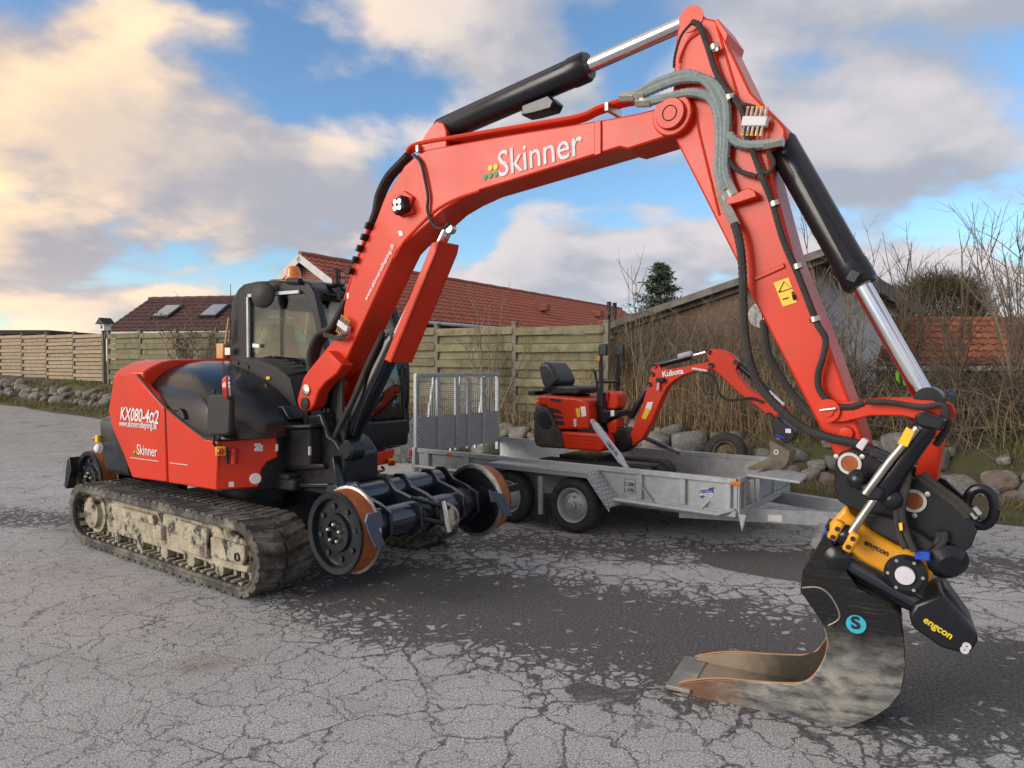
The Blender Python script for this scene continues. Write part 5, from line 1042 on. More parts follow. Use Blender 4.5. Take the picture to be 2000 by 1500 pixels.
slab(E, [(1757, 858), (1770, 834), (1786, 843), (1772, 873), (1753, 866)], TV + .215, TV + .20).build('pinch_sticker', YST, TR)
slab(E, [(1786, 812), (1800, 804), (1846, 820), (1838, 842), (1790, 830)], TV + .17, TV + .02).build('cylinder_head', BLK, TR, .008)
slab(E, [(1678, 950), (1700, 942), (1728, 958), (1722, 978), (1690, 978)], TV + .18, TV + .06).build('cylinder_clamp', BLK, TR, .012)
for px, py in ((1676, 937), (1742, 974), (1652, 1045)): MB().ball(E.on(px, py, TV + .1), .05, 14).build('trunnion', BLK, TR)
for px, py in ((1633, 1035), (1663, 1058)): P = E.on(px, py, TV + .13); MB().bar(P - V((.02, 0, .045)), P + V((.02, 0, .045)), .05, .045).build('cylinder_yoke', YEL, TR, .012)
for px, py in ((1627, 1049), (1636, 1033), (1657, 1068), (1666, 1052)): P = E.on(px, py, TV + .155); MB().cyl(P, P - V((0, .01, 0)), .011, n=8).build('yoke_bolt', BPR, TR)
slab(E, [(1670, 872), (1684, 855), (1697, 861), (1684, 882)], TV + .05, TV + .01).build('sensor_box', SILV, TR, .006)
for k, pts in enumerate(([(1700, 885), (1730, 895), (1760, 915), (1765, 950), (1752, 1000), (1756, 1040), (1770, 1075)], [(1706, 880), (1742, 892), (1772, 918), (1770, 955), (1762, 1000), (1772, 1045), (1786, 1078)], [(1790, 930), (1830, 960), (1870, 990), (1890, 1012)], [(1800, 925), (1840, 955), (1880, 985), (1898, 1005)], [(1800, 1080), (1830, 1072), (1846, 1052), (1842, 1034)], [(1796, 1074), (1822, 1066), (1836, 1050), (1832, 1036)], [(1840, 800), (1852, 825), (1838, 855), (1826, 870)])):
    hose(pts, TV + (.10 if k < 2 else .03), .016, RUB, 6, 'hydraulic_hose', TR)
hk = E.on(1915, 990, VB); HK = MB(); HK.tube(cr([hk + V((math.sin(a_ * .1) * .0 + math.cos(a_ * .698) * .055, 0, math.sin(a_ * .698) * .085)) for a_ in range(10)], 4), .022, 10); HK.build('lifting_hook', BLK, TR)
for px, py in ((1900, 1008), (1908, 1000)): MB().cyl(E.on(px - 8, py - 8, TV - .05), E.on(px + 4, py + 6, TV - .05), .016, n=8).build('hose_fitting', ZNC, TR)
slab(E, [(1755, 1022), (1762, 1021), (1763, 1036), (1757, 1036)], TV + .13, TV + .12).build('sticker', YST, TR)
MB().box(E.on(1802, 1084, TV + .06), (.06, .04, .04)).build('valve_block', BLUE, TR, .005)
MB().lathe(E.on(1852, 1098, TV), (.4, -.8, -.3), [(0, -.1), (.07, -.1), (.085, -.05), (.085, .0), (.05, .03), (0, .03)]).build('rotator_swivel', BLK, TR)
# quick hitch and gripper cassette under the rotator (turned with the bucket)
K = Fr(1.52, 3.34, 0, 27.5)
def KE(px, py, v): return E.loc(K.w(K.on(px, py, v)))
Kn = E.loc(E.O + (-K.Lf)); kd = -Kn
qh = MB().prism([KE(x, y, -.08) for x, y in ((1600, 1060), (1640, 1088), (1720, 1128), (1800, 1172), (1850, 1150), (1905, 1226), (1890, 1262), (1790, 1200), (1700, 1164), (1612, 1116), (1590, 1090))], kd * .26).build('quick_hitch', BLK, TR, .012)
gc = MB().prism([KE(x, y, .02) for x, y in ((1775, 1202), (1787, 1180), (1840, 1160), (1908, 1236), (1912, 1252), (1893, 1281), (1838, 1266), (1783, 1227))], kd * .30).build('gripper_cassette', BLK, TR, .015)
text('engcon', gc, KE(1802, 1213, .02), KE(1856, 1248, .02), Kn, YPR, bold=.025, hs=1.0)
for q in ((1888, 1262), (1884, 1269)): P = KE(*q, .025); MB().lathe(P, Kn, [(.004, 0), (.017, 0), (.017, .005), (.004, .005)]).build('cassette_mark', SILV, TR)
MB().cyl(KE(1640, 1092, -.04), KE(1796, 1180, -.04), .035, n=14).build('hitch_bar', BTUB, TR)
for px, py in ((1636, 1092),): P = KE(px, py, .0); MB().lathe(P, Kn, [(0, -.12), (.06, -.12), (.06, -.09), (.045, -.08), (.045, -.05), (.06, -.04), (.06, .0), (.03, .02), (0, .02)]).build('hitch_jaw', BLK, TR)
MB().box(KE(1622, 1050, -.06), (.06, .08, .05)).build('hitch_lock', BLUE, TR, .008)

# ================================================================ digging bucket
BK = thing('digging_bucket', 'worn narrow digging bucket with scraped steel floor resting on the asphalt', 'bucket', K)
BW = .40
sp = [(1567, 1115), (1610, 1043), (1622, 1050), (1640, 1098), (1676, 1149), (1752, 1192), (1765, 1245), (1768, 1304), (1759, 1353), (1738, 1380), (1709, 1400), (1660, 1420), (1610, 1421), (1511, 1400), (1356, 1365), (1323, 1349), (1330, 1334), (1399, 1327), (1551, 1337), (1584, 1327), (1610, 1291), (1618, 1255), (1612, 1228), (1600, 1208), (1563, 1155)]
SP = [K.on(x, y, 0) for x, y in sp]
SPN = MB().prism(SP, (0, .02, 0)).build('side_plate', BKT, BK, .003)
# curved shell: lip, floor, heel, back
sh_ = [(1301, 1352), (1330, 1352), (1356, 1365), (1511, 1400), (1610, 1421), (1660, 1420), (1709, 1400), (1738, 1380), (1759, 1353), (1768, 1304), (1765, 1245), (1752, 1192), (1676, 1149), (1640, 1120)]
pts = cr([K.on(x, y, -.01) for x, y in sh_], 4)
for p in pts: p.z = max(p.z, .012)
rg = []
for i, p in enumerate(pts):
    t = (pts[min(i + 1, len(pts) - 1)] - pts[max(i - 1, 0)]).normalized(); nn = V((-t.z, 0, t.x)); rg.append([p + V((0, .002, 0)), p + V((0, BW - .004, 0)), p + V((0, BW - .004, 0)) + nn * .016, p + V((0, .002, 0)) + nn * .016])
BKI = bpy.data.materials.new('bucket_inside'); BKI.use_nodes = True; gi = NG(BKI.node_tree.nodes, BKI.node_tree.links); tci = gi.N.new('ShaderNodeTexCoord').outputs['Object']; sxi = gi.N.new('ShaderNodeSeparateXYZ'); gi.L.new(tci, sxi.inputs[0])
xi = gi.m('ADD', sxi.outputs[0], gi.m('MULTIPLY', gi.m('SUBTRACT', gi.noise(tci, 9, 6, .7).outputs[0], .5), .22)); to_heel = gi.rmp(xi, -.52, -.22)   # colour darkens into the heel, tan towards the lip
ci = gi.mix(to_heel, gi.mix(gi.noise(tci, 14, 6, .7).outputs[0], (.34, .30, .235), (.24, .17, .10)), gi.mix(gi.noise(tci, 30, 5, .7).outputs[0], (.02, .018, .016), (.08, .066, .045)))
gi.L.new(ci, BKI.node_tree.nodes['Principled BSDF'].inputs['Base Color']); BKI.node_tree.nodes['Principled BSDF'].inputs['Roughness'].default_value = .8
MB().loft(rg).build('bucket_shell', BKI, BK); MB().prism([p + V((0, BW - .02, 0)) for p in SP], (0, .02, 0)).build('side_plate', BKI, BK, .003)
RIM = mat('rusty_worn_edge', (.42, .19, .07), .6, .3, nscale=12, col2=(.30, .22, .15))
for v in (.0, -BW + .01): MB().tube(cr([K.on(x, y, v) + V((0, .01, 0)) for x, y in ((1326, 1340), (1332, 1333), (1399, 1326), (1475, 1332), (1551, 1336), (1584, 1326), (1609, 1291), (1617, 1256), (1611, 1229))], 4) if v == 0 else [p + V((0, BW - .01, 0)) for p in cr([K.on(x, y, 0) for x, y in ((1326, 1340), (1332, 1333), (1399, 1326), (1475, 1332), (1551, 1336), (1584, 1326), (1609, 1291), (1617, 1256), (1611, 1229))], 4)], .0055, 6).build('worn_edge', RIM, BK)
ed = MB(); e0 = K.on(1301, 1350, 0); e0.z = .012; ed.prism([e0 + V((0, -.015, 0)), e0 + V((.13, -.015, 0)), e0 + V((.13, BW + .015, 0)), e0 + V((0, BW + .015, 0))], (0, 0, .022)); ed.build('cutting_edge', BKW, BK, .004)
EP = [K.on(x, y, -.08) for x, y in ((1577, 1112), (1585, 1075), (1604, 1046), (1618, 1050), (1630, 1085), (1700, 1130), (1752, 1176), (1740, 1196), (1676, 1160))]
for dy in (0, BW - .19): MB().prism([p + V((0, dy, 0)) for p in EP], (0, .03, 0)).build('bucket_ear', BKT, BK, .006)
MB().cyl(K.on(1597, 1062, -.02), K.on(1597, 1062, -.02) + V((0, BW - .05, 0)), .03, n=16).build('bucket_pin', STL, BK)
d_ = K.on(1672, 1219, 0); CS = MB().cyl(d_, d_ - V((0, .004, 0)), .043, n=28).build('round_sticker', CYAN, BK)
text('S', BK, K.on(1663, 1226, 0), K.on(1681, 1227, 0), NR, BPR, name='sticker_mark', off=.007, bold=.03, hs=.9)
MB().tube(cr([K.on(x, y, .002) for x, y in ((1566, 1148), (1600, 1148), (1625, 1168), (1640, 1205), (1618, 1222))], 5), .004, 5).build('weld_bead', BKW, BK)

# bottle and lamp on the deck behind the hood
FB = MB().box(E.on(437, 686, -.02), (.13, .10, .16)).build('fluid_bottle', mat('amber_fluid', (.55, .25, .06), .25, coat=.5, nscale=8, col2=(.62, .42, .2)), EX, .015); MB().box(E.on(437, 672, -.02), (.09, .08, .04)).build('bottle_cap', BPR, FB, .01); slab(E, [(439, 679), (449, 679), (449, 693), (439, 693)], .035, .03).build('sticker', WHT, FB)
MB().box(E.on(431, 708, .05), (.06, .05, .05)).build('blue_cap', BLUE, EX, .008); MB().box(E.on(441, 710, .05), (.05, .05, .05)).build('red_cap', RLENS, EX, .01)

# ================================================================ TRAILER
T = Fr(-1.022, 8.70, 0, 36.33)
TL = thing('plant_trailer', 'galvanised twin axle plant trailer with raised mesh ramp carrying the small digger', 'trailer', T)
UF = T.on(1440, 945, 0).x; UR = -.16; TW = 1.66; ZT, ZB, ZF = .66, .36, .40
def side(y, name):
    o = MB().box(((UF + UR) / 2, y, (ZT + ZB) / 2), (UF - UR, .012, ZT - ZB)).build(name, GALV, TL)
    for a, b, w, h in ((ZT, 0, .05, .05), (ZB, 0, .05, .06)): MB().box(((UF + UR) / 2, y - .015 * (1 if y < .5 else -1), a), (UF - UR, w, h)).build('side_rail', GALV, o, .004)
    return o
NS = side(0, 'side_panel'); FS = side(TW, 'side_panel')
for px in (838, 915, 1252, 1336, 1424): p = T.on(px, 930, 0); MB().box((p.x, -.022, (ZT + ZB) / 2), (.06, .045, ZT - ZB - .055)).build('side_post', GALV, NS, .004)
for px in (1262, ): p = T.on(px, 960, .03); MB().bar((p.x - .04, -.03, ZB + .15), (p.x + .10, -.06, ZB - .0), .012, .016).build('rail_brace', GALV, NS)
MB().box(((UF + UR) / 2, TW / 2, ZF - .02), (UF - UR, TW - .02, .03)).build('deck', mat('trailer_deck', (.13, .12, .105), .85, nscale=5, col2=(.2, .18, .15), dirt=(.3, .25, .18), dlo=.55, dhi=.7), TL)
fw = MB(); fw.box((UF, TW / 2, ZT), (.05, TW, .05)); fw.box((UF, TW / 2, ZB), (.05, TW, .06)); 
fw.build('front_rail', GALV, TL, .004)
for y in (.03, .16, .45, .62, 1.1, TW - .03): MB().box((UF, y, (ZT + ZB) / 2), (.04, .05 if y not in (.16, .45) else .04, ZT - ZB - .05)).build('front_post', GALV, TL, .003)
MB().box((UF - .01, TW / 2 + .35, (ZT + ZB) / 2 - .01), (.012, TW - .75, ZT - ZB - .08)).build('front_panel', GALV, TL)
r_ = MB(); r_.tube([T.on(1199, 976, .10), T.on(1402, 1006, .10), T.on(1434, 996, .02)], .022, 4); r_.build('rope_rail', GALV, TL); MB().tube([T.on(811, 911, .08), T.on(929, 924.5, .08)], .022, 4).build('rope_rail', GALV, TL)
MB().tube([T.on(1370, 992, .05), T.on(1386, 977, .0)], .014, 4).build('rail_brace', GALV, TL); MB().tube([T.on(915, 922, .08), T.on(920, 905, 0)], .014, 4).build('rail_brace', GALV, TL)
# chassis and drawbar
for y in (.28, TW - .28): MB().box(((UF + UR) / 2, y, .30), (UF - UR - .1, .06, .11)).build('chassis_beam', GALV, TL, .004)
CP = V((UF + 1.55, TW / 2, .34))
for y in (.10, TW - .10): a = V((UF - .6, y, .30)); MB().bar(a, CP + V((0, (.05 if y > 1 else -.05), -.02)), .07, .13).build('drawbar_beam', GALV, TL, .006)
MB().bar(CP - V((.15, 0, 0)), CP + V((.30, 0, .03)), .12, .11).build('coupling', BLK, TL, .02); MB().cyl(CP + V((-.1, .14, -.28)), CP + V((-.1, .14, .35)), .03).build('jockey_post', GALV, TL)
JW = MB().lathe(CP + V((-.1, .10, -.25)), (0, 1, 0), [(0, 0), (.03, 0), (.09, .0), (.09, .06), (.03, .06), (0, .06)]).build('jockey_wheel', TYRE, TL)
MB().prism([V((UF + .02, -.02, ZB + .0)), V((UF + .05, -.02, ZB - .15)), V((UF + .09, -.02, ZB)),], (0, .04, 0)).build('support_foot', GALV, TL)
P = T.on(1513, 1012, -.33); MB().box(P, (.12, .02, .06), Matrix.Rotation(rad(25), 3, 'Z')).build('plate_label', WHT, TL)
# tray at the front for the bucket
tr_ = [T.onz(x, y, .70) for x, y in ((1459, 926), (1531, 915), (1577, 927), (1562, 940))]; MB().prism(tr_, (0, 0, -.022)).build('bucket_tray', GALV, TL, .004); MB().bar(V((UF, .3, .67)), tr_[2] - V((.1, 0, .02)), .05, .05).build('tray_arm', GALV, TL)
# mudguard
ev, ov = 0.0, .27
top = [T.on(x, y, .27) for x, y in ((937, 926), (956, 903), (1146, 923), (1190, 990))]
TREAD, NT_, LT_, PT_ = nodes_of('tread_plate'); gg = NG(NT_, LT_); ps = NT_.new('ShaderNodeTexCoord').outputs['Object']
def lattice(vec, ax):
    mp = NT_.new('ShaderNodeMapping'); LT_.new(vec, mp.inputs[0]); mp.inputs[2].default_value = ax; sx = NT_.new('ShaderNodeSeparateXYZ'); LT_.new(mp.outputs[0], sx.inputs[0])
    def cell(o):
        a = gg.m('ABSOLUTE', gg.m('SUBTRACT', gg.m('FRACT', gg.m('ADD', gg.m('DIVIDE', sx.outputs[0], .058), o)), .5)); b = gg.m('ABSOLUTE', gg.m('SUBTRACT', gg.m('FRACT', gg.m('ADD', gg.m('DIVIDE', sx.outputs[1], .066), o)), .5))
        return gg.rmp(gg.m('ADD', gg.m('MULTIPLY', a, 2.2), b), .22, .36, 1, 0)
    return gg.m('MAXIMUM', cell(0.0), cell(.5))
hgt = gg.m('MAXIMUM', lattice(ps, (0, math.pi / 2, 0)), 0.0); hgt2 = lattice(ps, (0, 0, 0)); nrm_ = NT_.new('ShaderNodeNewGeometry'); sx_ = NT_.new('ShaderNodeSeparateXYZ'); LT_.new(nrm_.outputs['Normal'], sx_.inputs[0])
flat = gg.rmp(gg.m('ABSOLUTE', sx_.outputs[2]), .4, .6); hh = gg.m('ADD', gg.m('MULTIPLY', hgt2, flat), gg.m('MULTIPLY', hgt, gg.m('SUBTRACT', 1.0, flat)))
nz_ = gg.noise(ps, 9, 5).outputs[0]; LT_.new(gg.mix(hh, gg.mix(nz_, (.40, .43, .45), (.31, .33, .35)), (.66, .68, .70)), PT_.inputs['Base Color']); PT_.inputs['Metallic'].default_value = .35; PT_.inputs['Roughness'].default_value = .45
bb = NT_.new('ShaderNodeBump'); bb.inputs['Distance'].default_value = .004; LT_.new(hh, bb.inputs['Height']); LT_.new(bb.outputs[0], PT_.inputs['Normal'])
for a, b in zip(top, top[1:]):
    MB().prism([a, b, b + V((0, .27, 0)), a + V((0, .27, 0))], (0, 0, -.012)).build('mudguard_plate', TREAD, TL)
    MB().prism([a + V((0, -.004, .004)), b + V((0, -.004, .004)), b + V((0, -.004, -.055)), a + V((0, -.004, -.055))], (0, .012, 0)).build('mudguard_edge', TREAD, TL)
p = T.on(1055, 940, .26); MB().box((p.x, -.25, .35), (.05, .03, .40)).build('mudguard_stay', GALV, TL, .003); MB().box((p.x, -.23, .13), (.14, .02, .16)).build('mud_flap', TYRE, TL)
def road_wheel(name, c, r, rw, w, nrm, parent, tyre=TYRE, rim=GALV, tread=True):
    t = MB().lathe(c, nrm, [(rw, -w), (rw * 1.06, -w), (r * .9, -w * 1.02), (r, -w * .8), (r, -w * .2), (r * .93, .0), (r * .85, .012), (rw * 1.12, .008), (rw, -.01)], 40).build(name, tyre, parent)
    MB().lathe(c, nrm, [(rw * 1.02, -.004), (rw * .98, .006), (rw * .92, -.0), (rw * .84, -.03), (rw * .80, -.06), (rw * .62, -.035), (rw * .5, -.03), (rw * .40, -.012), (rw * .30, -.005), (rw * .29, .02), (rw * .22, .032), (0, .035)], 36).build('rim', rim, t)
    n_ = V(nrm).normalized(); e1 = n_.orthogonal().normalized(); e2 = n_.cross(e1)
    for k in range(5): a = k * 1.2566; q = V(c) + (e1 * math.cos(a) + e2 * math.sin(a)) * rw * .5 - n_ * .03; MB().cyl(q, q + n_ * .02, rw * .05, n=6).build('wheel_nut', rim, t)
    if tread:
        tb_ = MB(); x = V(nrm).orthogonal().normalized(); y = V(nrm).cross(x)
        for k in range(52):
            a = 2 * math.pi * k / 52; d = x * math.cos(a) + y * math.sin(a); tg = -x * math.sin(a) + y * math.cos(a)
            tb_.box(V(c) + d * (r - .002) - V(nrm) * w * .5, (.012, .022, w * .55), Matrix((d, tg, V(nrm))).transposed())
        tag(tb_.build('tread_blocks', tyre, t), kind='stuff')
    return t
WT = []
for px, py in ((1117, 985), (990, 968)):
    p = T.on(px, py, .24); road_wheel('wheel', (p.x, -.24, .283), .283, .178, .17, (0, -1, 0), TL); road_wheel('wheel', (p.x, TW + .24, .283), .283, .178, .17, (0, 1, 0), TL, tread=False); MB().cyl((p.x, -.1, .28), (p.x, TW + .1, .28), .03, n=10).build('axle', GALV, TL)
for px, py in ((878, 886), (1437, 944)): p = T.on(px, py, .03); MB().box(p, (.09, .025, .034)).build('side_marker', AMB, TL, .004)
tb = T.on(806, 884, .0); MB().box(tb, (.05, .10, .09)).build('tail_lamp', RLENS, TL, .01); MB().box(tb + V((.05, .02, -.08)), (.06, .12, .30)).build('lamp_post', GALV, TL, .005); MB().box((UR, TW / 2, ZB), (.05, TW, .07)).build('rear_rail', GALV, TL, .004)
# weight label and maker's label
text('T 3500', TL, T.on(1221, 946.5, 0), T.on(1239, 948.5, 0), NR, BPR, off=.009, hs=1.1); text('L 2705', TL, T.on(1221, 958.5, 0), T.on(1239, 960.5, 0), NR, BPR, off=.009, hs=1.1)
for pts in (((1219, 935), (1241, 937.5), (1241, 963), (1219, 960.5), (1219, 935)), ((1219, 947.8), (1241, 950.2))): MB().tube([T.on(x, y, .009) for x, y in pts], .0018, 4).build('label_frame', BPR, TL)
lb = slab(T, [(1368, 957), (1393, 955), (1392, 970), (1368, 968)], .012, .006).build('maker_label', WHT, TL); LBL = mat('label_blue', (.03, .06, .35), .5); slab(T, [(1368, 957), (1393, 955), (1392.6, 962.5), (1368, 963)], .0135, .0125).build('label_band', LBL, lb)
for pts in ([(1385, 953), (1396, 951.5), (1393, 955), (1383, 956.5)], [(1366, 971), (1371, 967), (1377, 968), (1371, 973)]): slab(T, pts, .0135, .0125).build('label_flash', LBL, lb)
text('Ifor Williams', lb, T.on(1369.5, 961.5, .0135), T.on(1391, 960.8, .0135), NR, WHT, off=.001, depth=.0006); text('Trailers', lb, T.on(1372, 967, .0125), T.on(1390, 968, .0125), NR, LBL, off=.001, depth=.0006)
# raised ramp
RU = UR - .05; zr = 1.585
RP = MB().box((RU, TW / 2, zr), (.05, TW + .04, .05)).build('ramp', GALV, TL, .004)
for y in (.0, TW): MB().box((RU, y, (zr + .5) / 2), (.05, .05, zr - .52)).build('ramp_post', GALV, RP, .004)
for y in (.38, .74, .98, 1.30): MB().box((RU + .02, y, (zr + .55) / 2), (.035, .06, zr - .62)).build('ramp_bar', GALV, RP, .003)
for y in (.24, .76, 1.28): MB().bar((RU - .06, y - .05, .56), (RU - .03, y + .12, zr - .02), .034, .03, V((1, 0, 0))).build('ramp_leg', GALV, RP, .003)
MB().box((RU + .02, TW / 2, .84), (.006, TW - .02, .44)).build('tread_plate', TREAD, RP)
gm = MB()
for k in range(44): gm.box((RU + .030, .02 + k * (TW - .04) / 43, 1.32), (.004, .0055, .50))
for k in range(20): gm.box((RU + .0335, TW / 2, 1.08 + k * .026), (.0035, TW - .03, .005))
tag(gm.build('wire_mesh', GALV, RP, smooth=0), kind='stuff')

# ================================================================ SMALL EXCAVATOR ON THE TRAILER
NF = Fr(*T.w(V((1.2, .80, ZF))), 36.33)
MX = thing('mini_excavator', 'small open orange mini excavator with black seat strapped on the trailer', 'mini excavator', NF)
def zx(x, y): return 1020 + x / 3.7037, 660 + y / 3.7037
def nslab(pts, v, v2): return slab(NF, [zx(*p) for p in pts], v, v2)
def NP(x, y, v): return NF.on(*zx(x, y), v)
tv = .36
def mini_track(v):
    a, b = NP(150, 900, tv), NP(840, 895, tv); r = .115; a = V((a.x, 0, .117)); b = V((b.x, 0, .117)); o_, i_ = [], []
    def run(rr):
        out = [V((b.x + math.cos(t) * rr, 0, b.z + math.sin(t) * rr)) for t in [-math.pi / 2 + math.pi * i / 12 for i in range(13)]] + [b.lerp(a, i / 8) + V((0, 0, rr)) for i in range(1, 8)]
        return out + [V((a.x + math.cos(t) * rr, 0, a.z + math.sin(t) * rr)) for t in [math.pi / 2 + math.pi * i / 12 for i in range(13)]] + [a.lerp(b, i / 8) - V((0, 0, rr)) for i in range(1, 8)]
    o_, i_ = run(r), run(r - .022); n = len(o_); vs = []; w = .09; fs = []
    for p, q in zip(o_, i_): vs += [p + V((0, -v - w, 0)), p + V((0, -v + w, 0)), q + V((0, -v + w, 0)), q + V((0, -v - w, 0))]
    for k in range(n):
        j = (k + 1) % n
        for e in range(4): fs.append((k * 4 + e, j * 4 + e, j * 4 + (e + 1) % 4, k * 4 + (e + 1) % 4))
    tr = MB().mesh(vs, fs).build('rubber_track', RUB, MX); lg = MB().box((0, 0, .006), (.028, .17, .018)).data('track_lug')
    for k in range(n):
        p, q = o_[k], o_[(k + 1) % n]; m = int((q - p).length / .075) + 1; tg = (q - p).normalized()
        for e in range(m): R = Matrix((tg, V((0, 1, 0)), tg.cross(V((0, 1, 0))))).transposed(); put('track_lug', lg, RUB, tr, p.lerp(q, (e + .5) / m) + V((0, -v, 0)), R.to_euler())
    MB().prism([(a.x + .05, -v - .06, .16), (b.x - .05, -v - .06, .16), (b.x, -v - .06, .08), (a.x, -v - .06, .08)], (0, .12, 0)).build('track_frame', BLK, tr, .01)
    for c in (a, b): MB().lathe(c + V((0, -v - .06, 0)), (0, 1, 0), [(.02, -.0), (.05, 0), (.085, .015), (.085, .10), (.05, .115), (.02, .115)], 20).build('track_wheel', MUDR, tr)
mini_track(tv - .09); mini_track(-tv + .09)
MB().box((NP(480, 860, 0).x, 0, .2), (.5, .5, .16)).build('undercarriage', BLK, MX, .01)
CWT = mat('dusty_black_casting', (.035, .034, .033), .7, nscale=8, col2=(.06, .055, .05), dirt=(.13, .10, .075), dlo=.52, dhi=.75)
nslab([(92, 488), (80, 560), (80, 740), (95, 780), (130, 792), (300, 803), (275, 672), (248, 660), (225, 590), (200, 530), (165, 497)], .34, -.34).build('counterweight', CWT, MX, .03, seg=3)
nslab([(115, 560), (130, 535), (165, 530), (195, 560), (212, 620), (200, 655), (165, 662), (130, 640)], .347, .335).build('counterweight_recess', BPR, MX, .006)
HD = nslab([(93, 478), (95, 445), (115, 420), (160, 414), (290, 424), (400, 434), (450, 446), (472, 480), (482, 560), (482, 662), (254, 662), (232, 596), (205, 530), (168, 492)], .325, -.325).build('hood', RED, MX, .035, seg=3)
for k, pts in enumerate(([(175, 497), (270, 520), (295, 552), (215, 540)], [(220, 553), (285, 565), (302, 588), (235, 582)], [(236, 596), (300, 600), (305, 632), (244, 628)])): nslab(pts, .329, .32).build('vent_grille', BPR, HD, .004)
nslab([(92, 455), (118, 445), (120, 475), (95, 485)], .328, .3).build('corner_lamp', AMB, HD, .01); nslab([(205, 433), (280, 447), (278, 468), (205, 454)], .33, .32).build('sticker', mat('navy_sticker', (.03, .03, .09), .4), HD)
for pts, m_ in (([(385, 512), (412, 508), (420, 572), (398, 575)], YST), ([(420, 498), (455, 496), (463, 565), (430, 570)], WHT), ([(370, 588), (390, 584), (392, 640), (374, 643)], SILV)): nslab(pts, .33, .32).build('sticker', m_, HD)
LP = nslab([(277, 676), (400, 682), (540, 690), (585, 715), (596, 760), (588, 808), (560, 824), (300, 804)], .33, -.33).build('lower_cover', RED, MX, .025, seg=3)
for k in range(3): MB().bar(NP(330, 700 + k * 22, .333), NP(520, 715 + k * 24, .333), .006, .012).build('cover_rib', RED, LP, .003)
nslab([(398, 628), (430, 618), (520, 625), (540, 690), (400, 684)], .30, -.30).build('footplate', PLAS, MX, .01)
ST2 = nslab([(113, 215), (122, 185), (150, 172), (190, 182), (222, 225), (250, 290), (262, 330), (240, 352), (190, 360), (160, 372), (140, 330), (122, 270)], .20, -.22).build('seat_back', SEATM, MX, .045, seg=4)
nslab([(165, 385), (200, 355), (260, 345), (330, 352), (395, 350), (412, 365), (414, 392), (395, 408), (330, 404), (200, 408)], .22, -.24).build('seat_cushion', SEATM, ST2, .03, seg=3)
P0, P1 = NP(155, 380, .25), NP(262, 290, .25); MB().bar(P0, P1, .04, .045).build('armrest', PLAS, ST2, .01); MB().bar(NP(300, 340, -.25), NP(335, 310, -.25), .04, .06).build('armrest', PLAS, ST2, .01)
nslab([(150, 405), (400, 410), (370, 440), (180, 425)], .15, -.17).build('seat_base', BPR, MX, .01); MB().box(NP(118, 397, .1), (.10, .3, .05)).build('seat_rail', BPR, MX, .005)
# controls and roll bar
nslab([(595, 395), (620, 385), (665, 388), (688, 410), (692, 500), (670, 520), (600, 515)], .10, -.12).build('console_cover', RED, MX, .025, seg=3)
nslab([(535, 400), (560, 380), (592, 400), (600, 520), (640, 520), (690, 525), (692, 570), (640, 580), (600, 620), (540, 620), (530, 520)], .14, -.16).build('console', BLK, MX, .015)
nslab([(600, 612), (685, 580), (680, 690), (625, 700)], .10, -.10).build('console_base', RED, MX, .02); nslab([(638, 525), (664, 522), (666, 565), (640, 568)], .146, .138).build('sticker', WHT, MX)
for x, v in ((566, .17), (690, -.22)): MB().tube([NP(x + (8 if v > 0 else 0), 500, v), NP(x, 60, v)], .024, 10).build('roll_bar_post', BLK, MX); MB().box(NP(x + 22, 85, v), (.09, .05, .13)).build('post_bracket', BLK, MX, .008)
MB().tube([NP(566, 318, .17), NP(690, 315, -.22)], .02, 8).build('cross_bar', BLK, MX); MB().cyl(NP(563, 165, .17), NP(564, 130, .17), .0255, n=12).build('reflector', AMB, MX)
for x, y, v in ((515, 225, .10), (530, 240, -.1), (600, 300, .0)): MB().tube(cr([NP(555, 400, v), NP(540, 330, v), NP(x, y, v)], 4), .010, 6).build('control_lever', PLAS, MX)
MB().tube([NP(610, 460, .115), NP(615, 395, .115)], [.014, .024], 8).build('grip_lever', RLENS, MX)
p = NP(518, 560, .16); MB().cyl(p, p + V((.0, .12, -.02)), .03, n=14).build('exhaust_pipe', STL, MX)
# swing post and boom
nslab([(620, 700), (690, 645), (745, 650), (790, 740), (780, 790), (720, 835), (640, 780)], .09, -.11).build('swing_post', BLK, MX, .02)
bmv = .06
MBM = nslab([(748, 762), (800, 650), (862, 500), (905, 345), (935, 210), (948, 185), (968, 183), (992, 205), (1012, 228), (1100, 222), (1200, 203), (1335, 176), (1365, 176), (1385, 195), (1380, 220), (1350, 230), (1240, 246), (1160, 272), (1095, 312), (1045, 360), (1005, 440), (940, 600), (868, 730), (800, 778), (765, 790), (748, 782)], bmv, -bmv).build('boom', RED, MX, .010)
text('Kubota', MBM, NP(1018, 282, bmv), NP(1170, 256, bmv), NR, WHT, bold=.035, hs=1.0)
nslab([(905, 465), (945, 462), (930, 518), (890, 508)], bmv + .003, bmv).build('sticker', WHT, MBM); nslab([(890, 510), (930, 518), (893, 590), (862, 580)], bmv + .003, bmv).build('sticker', YST, MBM)
for x, y in ((957, 203), (1365, 197), (1343, 98), (1545, 178), (762, 772), (1785, 556), (1902, 512), (940, 262), (920, 335)): p = NP(x, y, bmv + .005); MB().lathe(p, NR, [(0, 0), (.026, 0), (.026, .014), (.012, .014), (0, .012)], 16).build('pivot_pin', BLK, MBM)
wl_ = NP(1000, 305, bmv + .03); MB().box(wl_, (.09, .05, .05)).build('work_light', PLAS, MBM, .01); MB().tube([wl_ - V((.02, 0, .02)), wl_ - V((.03, 0, .11))], .014, 6).build('light_bracket', SILV, MBM)
